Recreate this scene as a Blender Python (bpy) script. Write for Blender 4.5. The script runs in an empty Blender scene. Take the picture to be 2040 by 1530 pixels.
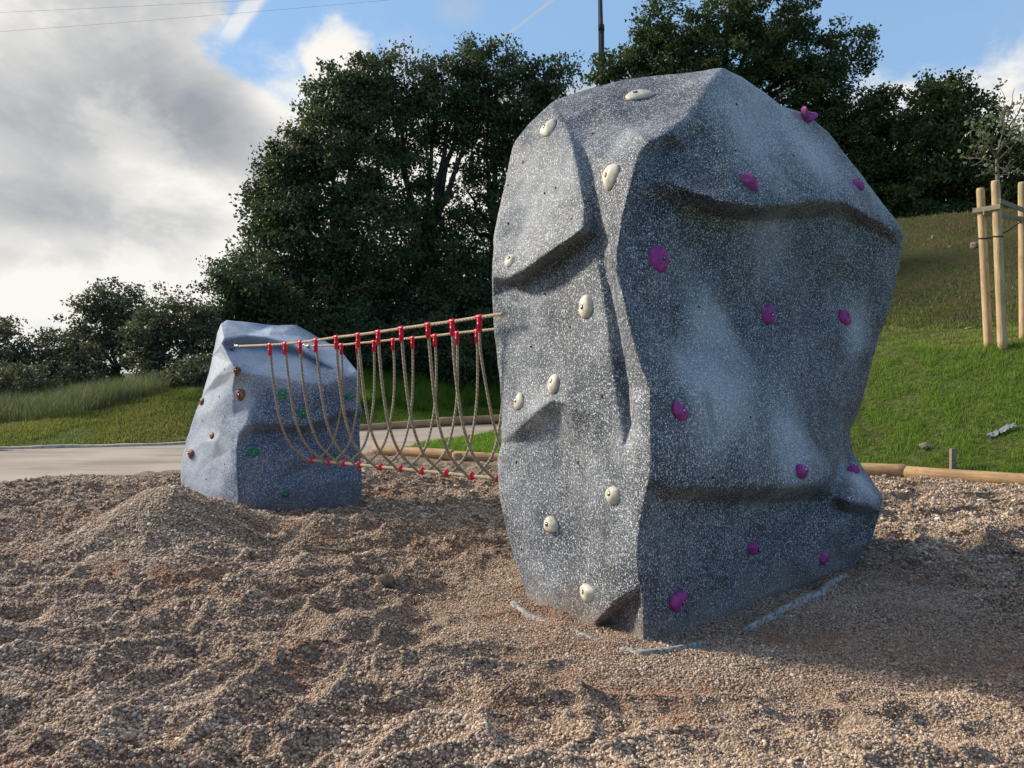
import bpy, math, random
import numpy as np
from mathutils import Vector, Matrix
from mathutils.bvhtree import BVHTree
from mathutils.geometry import delaunay_2d_cdt

scene = bpy.context.scene
COL = scene.collection
R = math.radians
F = 1541.0            # focal length in photo pixels
CX, HY, CAMZ = 1020.0, 740.0, 1.5

# ------------------------------------------------------------------ camera
cam_d = bpy.data.cameras.new("camera")
cam_d.sensor_width = 36.0
cam_d.lens = 36.0 * F / 2040.0
cam_d.shift_y = -(765.0 - HY) / 2040.0
cam_d.clip_start = 0.05
cam_d.clip_end = 2000
cam = bpy.data.objects.new("camera", cam_d)
cam.location = (0, 0, CAMZ)
cam.rotation_euler = (R(90), 0, 0)
COL.objects.link(cam)
scene.camera = cam

scene.view_settings.view_transform = 'Standard'
scene.view_settings.look = 'None'
scene.view_settings.gamma = 1
scene.view_settings.exposure = 0.24
try:
    scene.view_settings.use_curve_mapping = False
except Exception:
    pass
scene.render.engine = 'CYCLES'

# ------------------------------------------------------------------ sun and sky
SUN_AZ = math.atan2(-0.94, 0.34)      # seen from above, measured from +Y towards +X
SUN_EL = R(30)
sd = Vector((math.sin(SUN_AZ) * math.cos(SUN_EL), math.cos(SUN_AZ) * math.cos(SUN_EL), math.sin(SUN_EL)))
sun_d = bpy.data.lights.new("sun", 'SUN')
sun_d.energy = 4.3
sun_d.angle = R(10)
sun_d.color = (1.0, 0.90, 0.76)
sun = bpy.data.objects.new("sun", sun_d)
sun.rotation_euler = (-sd).to_track_quat('-Z', 'Y').to_euler()
sun.location = (-20, 10, 20)
COL.objects.link(sun)


class NT:
    """small helper to write node trees"""
    def __init__(self, tree):
        self.t = tree

    def n(self, kind, **kw):
        nd = self.t.nodes.new(kind)
        for k, v in kw.items():
            setattr(nd, k, v)
        return nd

    def link(self, a, b):
        self.t.links.new(a, b)

    def put(self, sock, v):
        if isinstance(v, bpy.types.NodeSocket):
            self.t.links.new(v, sock)
        else:
            if sock.type == 'RGBA' and len(v) == 3:
                v = (*v, 1.0)
            sock.default_value = v

    def math(self, op, a, b=0.0, c=0.0, clamp=False):
        nd = self.n('ShaderNodeMath', operation=op, use_clamp=clamp)
        self.put(nd.inputs[0], a)
        if op not in ('ABSOLUTE', 'SQRT', 'ARCSINE', 'SINE', 'COSINE', 'EXPONENT'):
            self.put(nd.inputs[1], b)
        if op in ('MULTIPLY_ADD', 'SMOOTH_MIN', 'SMOOTH_MAX'):
            self.put(nd.inputs[2], c)
        return nd.outputs[0]

    def mix(self, f, a, b, mode='MIX'):
        nd = self.n('ShaderNodeMix', data_type='RGBA', blend_type=mode)
        self.put(nd.inputs[0], f)
        self.put(nd.inputs[6], a)
        self.put(nd.inputs[7], b)
        return nd.outputs[2]

    def rng(self, v, a, b, c=0.0, d=1.0, smooth=True):
        nd = self.n('ShaderNodeMapRange')
        nd.interpolation_type = 'SMOOTHSTEP' if smooth else 'LINEAR'
        nd.clamp = True
        self.put(nd.inputs[0], v)
        for i, q in enumerate((a, b, c, d)):
            self.put(nd.inputs[1 + i], q)
        return nd.outputs[0]

    def noise(self, vec, scale, detail=4.0, rough=0.55, dist=0.0):
        nd = self.n('ShaderNodeTexNoise')
        self.link(vec, nd.inputs['Vector'])
        nd.inputs['Scale'].default_value = scale
        nd.inputs['Detail'].default_value = detail
        nd.inputs['Roughness'].default_value = rough
        nd.inputs['Distortion'].default_value = dist
        return nd.outputs[0]

    def voro(self, vec, scale, feature='F1'):
        nd = self.n('ShaderNodeTexVoronoi', feature=feature)
        self.link(vec, nd.inputs['Vector'])
        nd.inputs['Scale'].default_value = scale
        return nd

    def scalev(self, vec, s, loc=(0, 0, 0)):
        nd = self.n('ShaderNodeMapping')
        self.link(vec, nd.inputs['Vector'])
        nd.inputs['Scale'].default_value = s
        nd.inputs['Location'].default_value = loc
        return nd.outputs[0]


world = bpy.data.worlds.new("World")
scene.world = world
world.use_nodes = True
wt = world.node_tree
wt.nodes.clear()
w = NT(wt)
sky = w.n('ShaderNodeTexSky', sky_type='NISHITA')
sky.sun_disc = False
sky.sun_elevation = SUN_EL
sky.sun_rotation = SUN_AZ
sky.altitude = 100
sky.air_density = 1.0
sky.dust_density = 0.6
sky.ozone_density = 1.5
tc = w.n('ShaderNodeTexCoord')
D = tc.outputs['Generated']
sep = w.n('ShaderNodeSeparateXYZ')
w.link(D, sep.inputs[0])
dx, dy, dz = sep.outputs
AZ = w.math('ARCTAN2', dx, dy)
EL = w.math('ARCSINE', dz)


def azel(px, py):
    v = Vector(((px - CX) / F, 1.0, (HY - py) / F)).normalized()
    return math.atan2(v.x, v.y), math.asin(v.z)


n_big = w.noise(w.scalev(D, (1.0, 1.0, 1.9)), 3.2, 6, 0.56, 0.5)
n_mid = w.noise(w.scalev(D, (1.0, 1.0, 1.5), (4, 2, 1)), 8.5, 7, 0.62, 0.2)
n_fine = w.noise(D, 26, 5, 0.6)
bn = w.math('MULTIPLY_ADD', w.math('SUBTRACT', n_mid, 0.5), 0.34, w.math('MULTIPLY', w.math('SUBTRACT', n_fine, 0.5), 0.06))


def blob(px, py, rx, ry, power=1.0):
    """1 at the middle of a soft patch of sky, 0 outside (angles round a direction)"""
    a, e = azel(px, py)
    qa = w.math('DIVIDE', w.math('SUBTRACT', AZ, a), rx / F)
    qe = w.math('DIVIDE', w.math('SUBTRACT', EL, e), ry / F)
    r2 = w.math('ADD', w.math('MULTIPLY', qa, qa), w.math('MULTIPLY', qe, qe))
    return w.math('MULTIPLY', w.math('EXPONENT', w.math('MULTIPLY', r2, -1.0)), power)


# the cloud bank on the left, its right edge leaning with height
edge_az = w.rng(EL, azel(560, 240)[1], azel(470, 90)[1], azel(640, 200)[0], azel(470, 90)[0])
bank = w.rng(w.math('ADD', w.math('SUBTRACT', edge_az, AZ), w.math('MULTIPLY', bn, 0.55)), -0.012, 0.045)
low = w.rng(w.math('ADD', EL, w.math('MULTIPLY', bn, -0.7)), w.rng(AZ, 0.2, 0.4, 0.40, 0.345), w.rng(AZ, 0.2, 0.4, 0.30, 0.26))
c1 = w.rng(w.math('ADD', blob(672, 135, 80, 85), w.math('MULTIPLY', w.math('ADD', bn, w.math('MULTIPLY', w.math('SUBTRACT', n_fine, 0.5), 0.25)), 2.4)), 0.25, 0.75)
c2 = w.rng(w.math('ADD', blob(915, 15, 70, 50), w.math('MULTIPLY', bn, 1.2)), 0.45, 1.3, 0, 0.45)
c3 = w.rng(w.math('ADD', blob(1780, 195, 120, 35), w.math('MULTIPLY', bn, 1.2)), 0.3, 0.9, 0, 0.8)
c4 = w.rng(w.math('ADD', blob(800, 80, 80, 30), w.math('MULTIPLY', bn, 1.4)), 0.4, 1.6, 0, 0.3)
contr_az = w.math('SUBTRACT', w.math('MULTIPLY', w.math('SUBTRACT', AZ, azel(1055, 35)[0]), 0.62), w.math('SUBTRACT', EL, azel(1055, 35)[1]))
contr = w.rng(w.math('ABSOLUTE', contr_az), 0.0035, 0.0, 0, 0.60)
contr = w.math('MULTIPLY', contr, w.rng(w.math('ABSOLUTE', w.math('SUBTRACT', AZ, azel(1055, 35)[0])), 0.055, 0.03))
thin = w.rng(n_big, 0.5, 0.8, 0.0, 0.22)
cm = w.math('MAXIMUM', bank, low)
# an older, broader vapour trail leaning over the cloud edge
ct2 = w.math('SUBTRACT', w.math('MULTIPLY', w.math('SUBTRACT', AZ, azel(485, 30)[0]), 1.35), w.math('SUBTRACT', EL, azel(485, 30)[1]))
ct2 = w.math('MULTIPLY', w.rng(w.math('ABSOLUTE', w.math('ADD', ct2, w.math('MULTIPLY', bn, 0.1))), 0.026, 0.008), w.rng(EL, azel(485, 110)[1], azel(485, 60)[1], 0, .75))
for q in (c1, c2, c3, c4, contr, ct2, thin):
    cm = w.math('MAXIMUM', cm, q)
cm = w.math('MULTIPLY', cm, w.math('MAXIMUM', w.rng(dy, -0.25, 0.25, 0.12, 1.0), w.rng(dx, -0.5, -0.9, 0.0, 0.8)))

# a pale broken layer out of view overhead, added for light from above
cm = w.math('MAXIMUM', cm, w.rng(w.math('ADD', EL, w.math('MULTIPLY', bn, 0.8)), 0.70, 1.1, 0, 0.45))

# tone inside the clouds: 0 grey .. 1 white
tone = w.math('MULTIPLY_ADD', w.math('SUBTRACT', n_big, 0.5), 1.25, 0.36)
tone = w.math('ADD', tone, w.math('MULTIPLY', w.math('SUBTRACT', n_mid, 0.5), 0.75))
tone = w.math('ADD', tone, w.rng(n_mid, 0.50, 0.66, 0, 0.15))
tone = w.math('ADD', tone, w.math('MULTIPLY', ct2, 0.5))
for (px, py, rx, ry, p) in ((560, 195, 60, 50, .6), (640, 120, 150, 90, .7), (330, 375, 130, 45, .6), (500, 470, 90, 110, .55),
                            (90, 600, 320, 70, .65), (560, 560, 200, 80, .6), (420, 95, 60, 40, .35), (30, 60, 80, 60, .25),
                            (40, 480, 60, 25, .25), (900, 380, 260, 120, .7), (1780, 200, 300, 90, .45), (250, 320, 60, 25, .15),
                            (440, 250, 120, 75, -.30), (120, 400, 160, 45, -.28), (420, 440, 70, 30, -.22), (60, 520, 90, 25, -.15),
                            (250, 200, 150, 120, -.10)):
    tone = w.math('ADD', tone, blob(px, py, rx, ry, p))
tone = w.math('ADD', tone, w.math('MULTIPLY', w.rng(AZ, -0.9, -0.5, 1, 0), 0.3))
tone = w.math('ADD', tone, w.rng(EL, 0.6, 1.0, 0, 0.55))
tone = w.math('MINIMUM', w.math('MAXIMUM', tone, 0.0), 1.25)
SKYK = 0.10
grey = (0.30 / SKYK, 0.32 / SKYK, 0.355 / SKYK)
white = (0.82 / SKYK, 0.80 / SKYK, 0.755 / SKYK)
ccol = w.mix(tone, grey, white)
blue = w.mix(1.0, sky.outputs[0], (0.86, 1.16, 1.46), 'MULTIPLY')
blue = w.mix(w.rng(dy, -0.2, 0.4, 0.0, 0.6), blue, (0.34 / SKYK, 0.53 / SKYK, 0.76 / SKYK))
bg = w.n('ShaderNodeBackground')
bg.inputs['Strength'].default_value = SKYK
w.link(w.mix(cm, blue, ccol), bg.inputs['Color'])
wo = w.n('ShaderNodeOutputWorld')
w.link(bg.outputs[0], wo.inputs['Surface'])


# ------------------------------------------------------------------ geometry helpers
def P(px, py, Y):
    """the world point that lies at depth Y on the sight line of a photo pixel"""
    return np.array(((px - CX) / F * Y, Y, CAMZ - (py - HY) / F * Y))


def G(px, py, z=0.0):
    Y = (CAMZ - z) * F / (py - HY)
    return np.array(((px - CX) / F * Y, Y, z))


def hash3(ix, iy, iz, seed):
    h = (ix.astype(np.int64) * 374761393 + iy.astype(np.int64) * 668265263 + iz.astype(np.int64) * 2147483647 + seed * 974634777) & 0xffffffff
    h = ((h ^ (h >> 13)) * 1274126177) & 0xffffffff
    h = (h ^ (h >> 16)) & 0xffffffff
    return h / 4294967295.0


def vnoise(p, seed=0):
    """smooth value noise in -1..1 at points p (N,3)"""
    i = np.floor(p).astype(np.int64)
    f = p - i
    f = f * f * f * (f * (f * 6 - 15) + 10)
    out = 0
    for a in (0, 1):
        for b in (0, 1):
            for c in (0, 1):
                wgt = (f[:, 0] if a else 1 - f[:, 0]) * (f[:, 1] if b else 1 - f[:, 1]) * (f[:, 2] if c else 1 - f[:, 2])
                out = out + wgt * hash3(i[:, 0] + a, i[:, 1] + b, i[:, 2] + c, seed)
    return out * 2 - 1


def n2(x, y, s, seed=0):
    return vnoise(np.stack([x / s, y / s, np.full_like(x, seed * 3.7)], 1), seed)


def sstep(a, b, x):
    t = np.clip((x - a) / (b - a), 0, 1)
    return t * t * (3 - 2 * t)


def mesh(name, verts, faces, mat, parent=None, smooth=True, loc=None, attrs=None, mats=None, midx=None):
    me = bpy.data.meshes.new(name)
    verts = np.asarray(verts, dtype=np.float64)
    if loc is not None:
        verts = verts - np.asarray(loc)
    if isinstance(faces, np.ndarray):
        k = faces.shape[1]
        me.vertices.add(len(verts))
        me.vertices.foreach_set('co', verts.ravel())
        me.loops.add(faces.size)
        me.loops.foreach_set('vertex_index', faces.ravel().astype(np.int32))
        me.polygons.add(len(faces))
        me.polygons.foreach_set('loop_start', np.arange(0, faces.size, k, dtype=np.int32))
        me.update(calc_edges=True)
    else:
        me.from_pydata([tuple(v) for v in verts], [], faces)
    me.polygons.foreach_set('use_smooth', np.full(len(me.polygons), smooth))
    for m in (mats or [mat]):
        me.materials.append(m)
    if midx is not None:
        me.polygons.foreach_set('material_index', np.asarray(midx, dtype=np.int32))
    for k, (dom, arr) in (attrs or {}).items():
        at = me.attributes.new(k, 'FLOAT', dom)
        at.data.foreach_set('value', np.asarray(arr, dtype=np.float32))
    me.update()
    o = bpy.data.objects.new(name, me)
    COL.objects.link(o)
    if loc is not None and parent is None:
        o.location = loc
    if parent is not None:
        o.parent = parent
    return o


def tag(o, label=None, cat=None, group=None, kind=None):
    if label: o['label'] = label
    if cat: o['category'] = cat
    if group: o['group'] = group
    if kind: o['kind'] = kind
    return o


def thing(name, label, cat, loc=(0, 0, 0), group=None):
    o = bpy.data.objects.new(name, None)
    o.empty_display_size = 0.2
    o.location = loc
    COL.objects.link(o)
    return tag(o, label, cat, group)


def child(name, verts, faces, mat, parent, root_loc, **kw):
    """a part whose mesh is given in world coordinates, under an unrotated thing at root_loc"""
    return mesh(name, np.asarray(verts) - np.asarray(root_loc), faces, mat, parent, **kw)


def tube(pts, rad, n=8, cap=True):
    pts = np.asarray(pts, float)
    m = len(pts)
    rad = np.broadcast_to(np.asarray(rad, float), (m,))
    T = np.gradient(pts, axis=0)
    T /= np.linalg.norm(T, axis=1)[:, None] + 1e-12
    ref = np.array((0, 0, 1.0)) if abs(T[0, 2]) < 0.9 else np.array((1.0, 0, 0))
    u = np.cross(T[0], ref); u /= np.linalg.norm(u)
    vs = []
    ang = np.linspace(0, 2 * np.pi, n, endpoint=False)
    for i in range(m):
        u = u - T[i] * np.dot(u, T[i]); u /= np.linalg.norm(u) + 1e-12
        v = np.cross(T[i], u)
        vs.append(pts[i] + rad[i] * (np.cos(ang)[:, None] * u + np.sin(ang)[:, None] * v))
    V = np.concatenate(vs)
    fs = []
    for i in range(m - 1):
        for j in range(n):
            k = (j + 1) % n
            fs.append((i * n + j, i * n + k, (i + 1) * n + k, (i + 1) * n + j))
    if cap:
        fs.append(tuple(range(n))[::-1])
        fs.append(tuple(range((m - 1) * n, m * n)))
    return V, fs


def merge(parts):
    V, Fs, o = [], [], 0
    for v, f in parts:
        V.append(v)
        Fs += [tuple(int(i) + o for i in q) for q in f]
        o += len(v)
    return np.concatenate(V), Fs


def bez(a, b, c, n=10):
    t = np.linspace(0, 1, n)[:, None]
    return (1 - t) ** 2 * a + 2 * t * (1 - t) * b + t * t * c


def catmull(pts, k=8):
    pts = np.asarray(pts, float)
    q = np.vstack([2 * pts[0] - pts[1], pts, 2 * pts[-1] - pts[-2]])
    out = []
    for i in range(1, len(q) - 2):
        for t in np.linspace(0, 1, k, endpoint=False):
            out.append(0.5 * (2 * q[i] + (q[i + 1] - q[i - 1]) * t + (2 * q[i - 1] - 5 * q[i] + 4 * q[i + 1] - q[i + 2]) * t * t
                              + (3 * q[i] - q[i - 1] - 3 * q[i + 1] + q[i + 2]) * t ** 3))
    out.append(q[-2])
    return np.array(out)


# ------------------------------------------------------------------ materials
def new_mat(name):
    m = bpy.data.materials.new(name)
    m.use_nodes = True
    m.node_tree.nodes.clear()
    t = NT(m.node_tree)
    b = t.n('ShaderNodeBsdfPrincipled')
    o = t.n('ShaderNodeOutputMaterial')
    t.link(b.outputs[0], o.inputs['Surface'])
    b.inputs['Specular IOR Level'].default_value = 0.3
    return m, t, b


def bump(t, b, h, strength, dist):
    nd = t.n('ShaderNodeBump')
    nd.inputs['Strength'].default_value = strength
    nd.inputs['Distance'].default_value = dist
    t.link(h, nd.inputs['Height'])
    t.link(nd.outputs[0], b.inputs['Normal'])


def plain(name, col, rough=0.5, metal=0.0, var=0.12, scale=30, bmp=0.0):
    m, t, b = new_mat(name)
    oc = t.n('ShaderNodeTexCoord').outputs['Object']
    nz = t.noise(oc, scale, 4)
    c2 = tuple(max(0, c * (1 - var * 2)) for c in col)
    c3 = tuple(min(1, c * (1 + var)) for c in col)
    t.put(b.inputs['Base Color'], t.mix(t.rng(nz, 0.3, 0.7), c2, c3))
    b.inputs['Roughness'].default_value = rough
    b.inputs['Metallic'].default_value = metal
    if bmp:
        bump(t, b, nz, bmp, 0.004)
    return m


def rock_mat(name, base_lo, base_hi, fleck, fscale, amount, spray_light):
    m, t, b = new_mat(name)
    oc = t.n('ShaderNodeTexCoord').outputs['Object']
    soft = t.noise(oc, 1.7, 5, 0.6, 0.3)
    soft2 = t.noise(oc, 6.0, 4, 0.6)
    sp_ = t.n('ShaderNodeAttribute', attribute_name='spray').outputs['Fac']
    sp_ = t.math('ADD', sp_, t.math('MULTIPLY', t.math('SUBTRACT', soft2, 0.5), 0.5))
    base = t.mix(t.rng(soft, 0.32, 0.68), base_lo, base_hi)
    base = t.mix(t.rng(sp_, 0.0, 1.1, 0, 0.80), base, spray_light)
    base = t.mix(t.rng(soft2, 0.42, 0.75, 0, 0.35), base, (0.085, 0.075, 0.105))
    warp = t.n('ShaderNodeTexNoise'); t.link(oc, warp.inputs['Vector']); warp.inputs['Scale'].default_value = 90
    add = t.n('ShaderNodeVectorMath', operation='MULTIPLY_ADD')
    t.link(warp.outputs['Color'], add.inputs[0]); add.inputs[1].default_value = (0.010, 0.010, 0.010); t.link(oc, add.inputs[2])
    wv = add.outputs[0]
    masks = []
    for sc, th, keep, sv in ((fscale, 0.40, 0.42, (1, 1.1, 0.75)), (fscale * 1.5, 0.42, 0.42, (1.25, 0.8, 1)), (fscale * 2.3, 0.46, 0.40, (1, 1, 1))):
        vv = t.voro(t.scalev(wv, sv), sc)
        dm = t.rng(vv.outputs['Distance'], th, th * 0.72)
        sp = t.n('ShaderNodeSeparateColor'); t.link(vv.outputs['Color'], sp.inputs[0])
        # fewer flecks where the map of sprayed coat and painted light is weaker
        lim = t.math('MULTIPLY_ADD', t.math('SUBTRACT', soft2, 0.5), 0.5, t.math('MULTIPLY_ADD', sp_, 0.24, keep * amount * 0.92))
        km = t.math('LESS_THAN', sp.outputs[0], lim)
        masks.append(t.math('MULTIPLY', dm, t.math('MULTIPLY', km, t.rng(sp.outputs[1], 0, 1, 0.35, 1.0, False))))
    mk = masks[0]
    for q in masks[1:]:
        mk = t.math('MAXIMUM', mk, q)
    col = t.mix(mk, base, fleck)
    # rub marks and dust
    dust = t.rng(t.noise(t.scalev(oc, (1, 1, 0.45)), 3.1, 5, 0.65), 0.58, 0.78, 0, 0.22)
    col = t.mix(dust, col, (0.36, 0.33, 0.28))
    zz = t.n('ShaderNodeSeparateXYZ'); t.link(oc, zz.inputs[0])
    spl = t.rng(t.math('ADD', zz.outputs[2], t.math('MULTIPLY', t.math('SUBTRACT', t.noise(oc, 7, 5, 0.7), 0.5), 0.9)), 0.30, -0.05, 0, 0.55)
    col = t.mix(spl, col, (0.27, 0.205, 0.15))
    run = t.noise(t.scalev(oc, (1, 1, 0.10)), 9, 4, 0.6)
    col = t.mix(t.rng(run, 0.60, 0.72, 0, 0.32), col, (0.055, 0.055, 0.052))
    t.put(b.inputs['Base Color'], col)
    b.inputs['Roughness'].default_value = 0.62
    h = t.math('ADD', t.math('MULTIPLY', mk, 0.5), t.noise(oc, 160, 3))
    bump(t, b, h, 0.55, 0.004)
    return m


M = {}
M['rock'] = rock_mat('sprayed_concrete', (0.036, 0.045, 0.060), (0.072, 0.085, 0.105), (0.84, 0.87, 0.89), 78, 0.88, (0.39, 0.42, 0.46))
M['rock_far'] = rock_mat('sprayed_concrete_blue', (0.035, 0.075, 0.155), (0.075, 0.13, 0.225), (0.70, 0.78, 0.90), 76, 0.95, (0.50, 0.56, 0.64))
M['flange'] = plain('flange_mortar', (0.36, 0.35, 0.32), 0.9, 0, 0.35, 45, 1.0)
M['hold_white'] = plain('hold_white', (0.66, 0.62, 0.50), 0.55, 0, 0.10, 25, 0.15)
M['hold_purple'] = plain('hold_purple', (0.40, 0.055, 0.28), 0.55, 0, 0.15, 25, 0.15)
M['hold_brown'] = plain('hold_brown', (0.27, 0.10, 0.055), 0.6, 0, 0.2, 25, 0.15)
M['hold_green'] = plain('hold_green', (0.01, 0.23, 0.10), 0.5, 0, 0.2, 25, 0.15)
M['bolt'] = plain('bolt_steel', (0.6, 0.6, 0.6), 0.3, 1.0)
M['dark'] = plain('bolt_hole_dark', (0.008, 0.008, 0.009), 0.9)
M['red'] = plain('red_plastic', (0.78, 0.014, 0.05), 0.35, 0, 0.15, 60)
M['steel'] = plain('galvanised_steel', (0.35, 0.35, 0.34), 0.4, 0.9)
M['strap'] = plain('black_rubber', (0.02, 0.02, 0.022), 0.6)
M['mast'] = plain('mast_steel', (0.05, 0.055, 0.065), 0.6, 0.4)
M['stone'] = plain('limestone', (0.30, 0.26, 0.18), 0.85, 0, 0.3, 14, 0.5)
M['darkstone'] = plain('dark_stone', (0.20, 0.15, 0.11), 0.9, 0, 0.3, 20, 0.5)
M['plastic_bag'] = plain('thin_plastic', (0.26, 0.29, 0.30), 0.3, 0, 0.1, 14)


for hm in ('hold_white', 'hold_purple', 'hold_brown', 'hold_green'):
    # chalk rub and grime on the grips
    m_ = M[hm]; t_ = NT(m_.node_tree)
    b_ = [q for q in m_.node_tree.nodes if q.type == 'BSDF_PRINCIPLED'][0]
    src = b_.inputs['Base Color'].links[0].from_socket
    oc_ = t_.n('ShaderNodeTexCoord').outputs['Object']
    chalk = t_.rng(t_.noise(oc_, 17, 5, 0.7), 0.56, 0.72, 0, 0.45)
    grime = t_.rng(t_.noise(t_.scalev(oc_, (1, 1, 1), (5, 5, 5)), 23, 5, 0.7), 0.54, 0.7, 0, 0.55)
    c_ = t_.mix(chalk, src, (0.62, 0.55, 0.52) if hm != 'hold_white' else (0.75, 0.72, 0.64))
    t_.link(t_.mix(grime, c_, (0.10, 0.075, 0.06)), b_.inputs['Base Color'])
    bump(t_, b_, t_.noise(oc_, 220, 3), 0.5, 0.0015)


def rope_mat(name, c1_, c2_):
    m, t, b = new_mat(name)
    uv = t.n('ShaderNodeAttribute', attribute_name='twist').outputs['Fac']
    s = t.math('SINE', uv)
    oc = t.n('ShaderNodeTexCoord').outputs['Object']
    nz = t.noise(oc, 20, 4)
    col = t.mix(t.rng(s, -1, 0.3), c1_, c2_)
    col = t.mix(t.rng(nz, 0.35, 0.7, 0, 0.4), col, tuple(c * 0.6 for c in c1_))
    t.put(b.inputs['Base Color'], col)
    b.inputs['Roughness'].default_value = 0.8
    bump(t, b, s, 0.6, 0.003)
    return m


M['rope_rail'] = rope_mat('rail_rope', (0.46, 0.36, 0.25), (0.64, 0.51, 0.36))
M['rope_hang'] = rope_mat('hanger_rope', (0.25, 0.20, 0.145), (0.47, 0.395, 0.29))

# timber
def wood_mat(name, a, b_, ax=0):
    m, t, b = new_mat(name)
    oc = t.n('ShaderNodeTexCoord').outputs['Object']
    sc = [14, 14, 14]; sc[ax] = 0.9
    g = t.noise(t.scalev(oc, tuple(sc)), 2.2, 6, 0.6, 0.8)
    big = t.noise(oc, 2.5, 3)
    sc2 = [5, 5, 5]; sc2[ax] = 1.4
    kn = t.voro(t.scalev(oc, tuple(sc2)), 1.3).outputs['Distance']
    crk = t.noise(t.scalev(oc, tuple(q * 2.2 if q > 2 else q for q in sc)), 2.0, 4, 0.7)
    col = t.mix(t.rng(g, 0.35, 0.65), a, b_)
    col = t.mix(t.rng(crk, 0.36, 0.30), col, (0.09, 0.05, 0.025))
    col = t.mix(t.rng(big, 0.4, 0.7, 0, 0.45), col, tuple(c * 0.62 for c in a))
    col = t.mix(t.rng(kn, 0.10, 0.04), col, (0.12, 0.06, 0.03))
    dirt = t.rng(t.noise(oc, 9, 4), 0.55, 0.7, 0, 0.4)
    col = t.mix(dirt, col, (0.22, 0.17, 0.11))
    t.put(b.inputs['Base Color'], col)
    b.inputs['Roughness'].default_value = 0.75
    bump(t, b, g, 0.35, 0.01)
    return m


M['log'] = wood_mat('log_timber', (0.40, 0.24, 0.11), (0.56, 0.38, 0.20), 0)
M['stake'] = wood_mat('stake_timber', (0.44, 0.30, 0.15), (0.62, 0.47, 0.27), 2)
M['slat'] = wood_mat('slat_timber', (0.22, 0.18, 0.13), (0.34, 0.28, 0.20), 0)
M['bark'] = plain('bark', (0.055, 0.045, 0.036), 0.9, 0, 0.3, 9, 0.8)
M['young_bark'] = plain('young_bark', (0.20, 0.17, 0.13), 0.85, 0, 0.3, 25, 0.5)


def leaf_mat(name, dark, lite, warm, trans=0.25):
    m, t, b = new_mat(name)
    a = t.n('ShaderNodeAttribute', attribute_name='tone').outputs['Fac']
    h = t.n('ShaderNodeAttribute', attribute_name='hue').outputs['Fac']
    col = t.mix(a, dark, lite)
    col = t.mix(t.rng(h, 0.55, 1.0, 0, 0.8), col, warm)
    t.put(b.inputs['Base Color'], col)
    b.inputs['Roughness'].default_value = 0.5
    tr = t.n('ShaderNodeBsdfTranslucent')
    t.put(tr.inputs['Color'], t.mix(1.0, col, (1.5, 1.6, 0.9), 'MULTIPLY'))
    ms = t.n('ShaderNodeMixShader'); ms.inputs[0].default_value = trans
    t.link(b.outputs[0], ms.inputs[1]); t.link(tr.outputs[0], ms.inputs[2])
    out = [q for q in m.node_tree.nodes if q.type == 'OUTPUT_MATERIAL'][0]
    t.link(ms.outputs[0], out.inputs['Surface'])
    return m


M['leaf_oak'] = leaf_mat('oak_leaves', (0.022, 0.042, 0.018), (0.085, 0.125, 0.060), (0.105, 0.095, 0.055))
M['leaf_far'] = leaf_mat('far_oak_leaves', (0.024, 0.045, 0.014), (0.080, 0.125, 0.040), (0.10, 0.10, 0.04))
M['leaf_olive'] = leaf_mat('scrub_leaves', (0.045, 0.058, 0.036), (0.13, 0.145, 0.095), (0.15, 0.125, 0.085))
M['leaf_young'] = leaf_mat('young_leaves', (0.07, 0.10, 0.06), (0.20, 0.24, 0.15), (0.22, 0.20, 0.10))
M['grass'] = leaf_mat('grass_blades', (0.075, 0.15, 0.018), (0.20, 0.32, 0.05), (0.34, 0.29, 0.11), 0.45)
M['dry_grass'] = leaf_mat('dry_grass_blades', (0.045, 0.06, 0.02), (0.11, 0.12, 0.045), (0.15, 0.105, 0.06), 0.25)  # dry blades, darkened in colour to stand for tree shade
M['olive_grass'] = leaf_mat('olive_grass_blades', (0.075, 0.105, 0.022), (0.19, 0.225, 0.055), (0.27, 0.22, 0.09), 0.4)
M['tall_grass'] = leaf_mat('tall_grass_blades', (0.07, 0.09, 0.05), (0.16, 0.185, 0.105), (0.25, 0.21, 0.13), 0.35)


def gravel_mat():
    m, t, b = new_mat('gravel_bed')
    oc = t.n('ShaderNodeTexCoord').outputs['Object']
    v = t.voro(oc, 75)
    sp = t.n('ShaderNodeSeparateColor'); t.link(v.outputs['Color'], sp.inputs[0])
    r1 = sp.outputs[0]
    col = t.mix(t.rng(r1, 0.0, 0.55, 0, 1), (0.12, 0.085, 0.06), (0.37, 0.27, 0.185))
    col = t.mix(t.rng(r1, 0.7, 1.0, 0, 1), col, (0.60, 0.51, 0.41))
    pat = t.noise(oc, 1.3, 4, 0.6)
    col = t.mix(t.rng(pat, 0.54, 0.72, 0, 0.55), col, (0.36, 0.22, 0.13), 'MIX')
    pat2 = t.noise(t.scalev(oc, (1, 1, 1), (9, 3, 0)), 0.9, 3, 0.6)
    col = t.mix(t.rng(pat2, 0.5, 0.7, 0, 0.35), col, (0.24, 0.22, 0.21), 'MIX')
    dz_ = t.rng(v.outputs['Distance'], 0.35, 0.65)
    col = t.mix(t.math('MULTIPLY', dz_, 0.5), col, (0.06, 0.045, 0.035))
    t.put(b.inputs['Base Color'], col)
    b.inputs['Roughness'].default_value = 0.85
    b.inputs['Specular IOR Level'].default_value = 0.15
    h = t.math('SUBTRACT', 1.0, v.outputs['Distance'])
    h = t.math('ADD', h, t.math('MULTIPLY', t.noise(oc, 24, 4), 1.2))
    bump(t, b, h, 0.9, 0.012)
    return m


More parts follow.
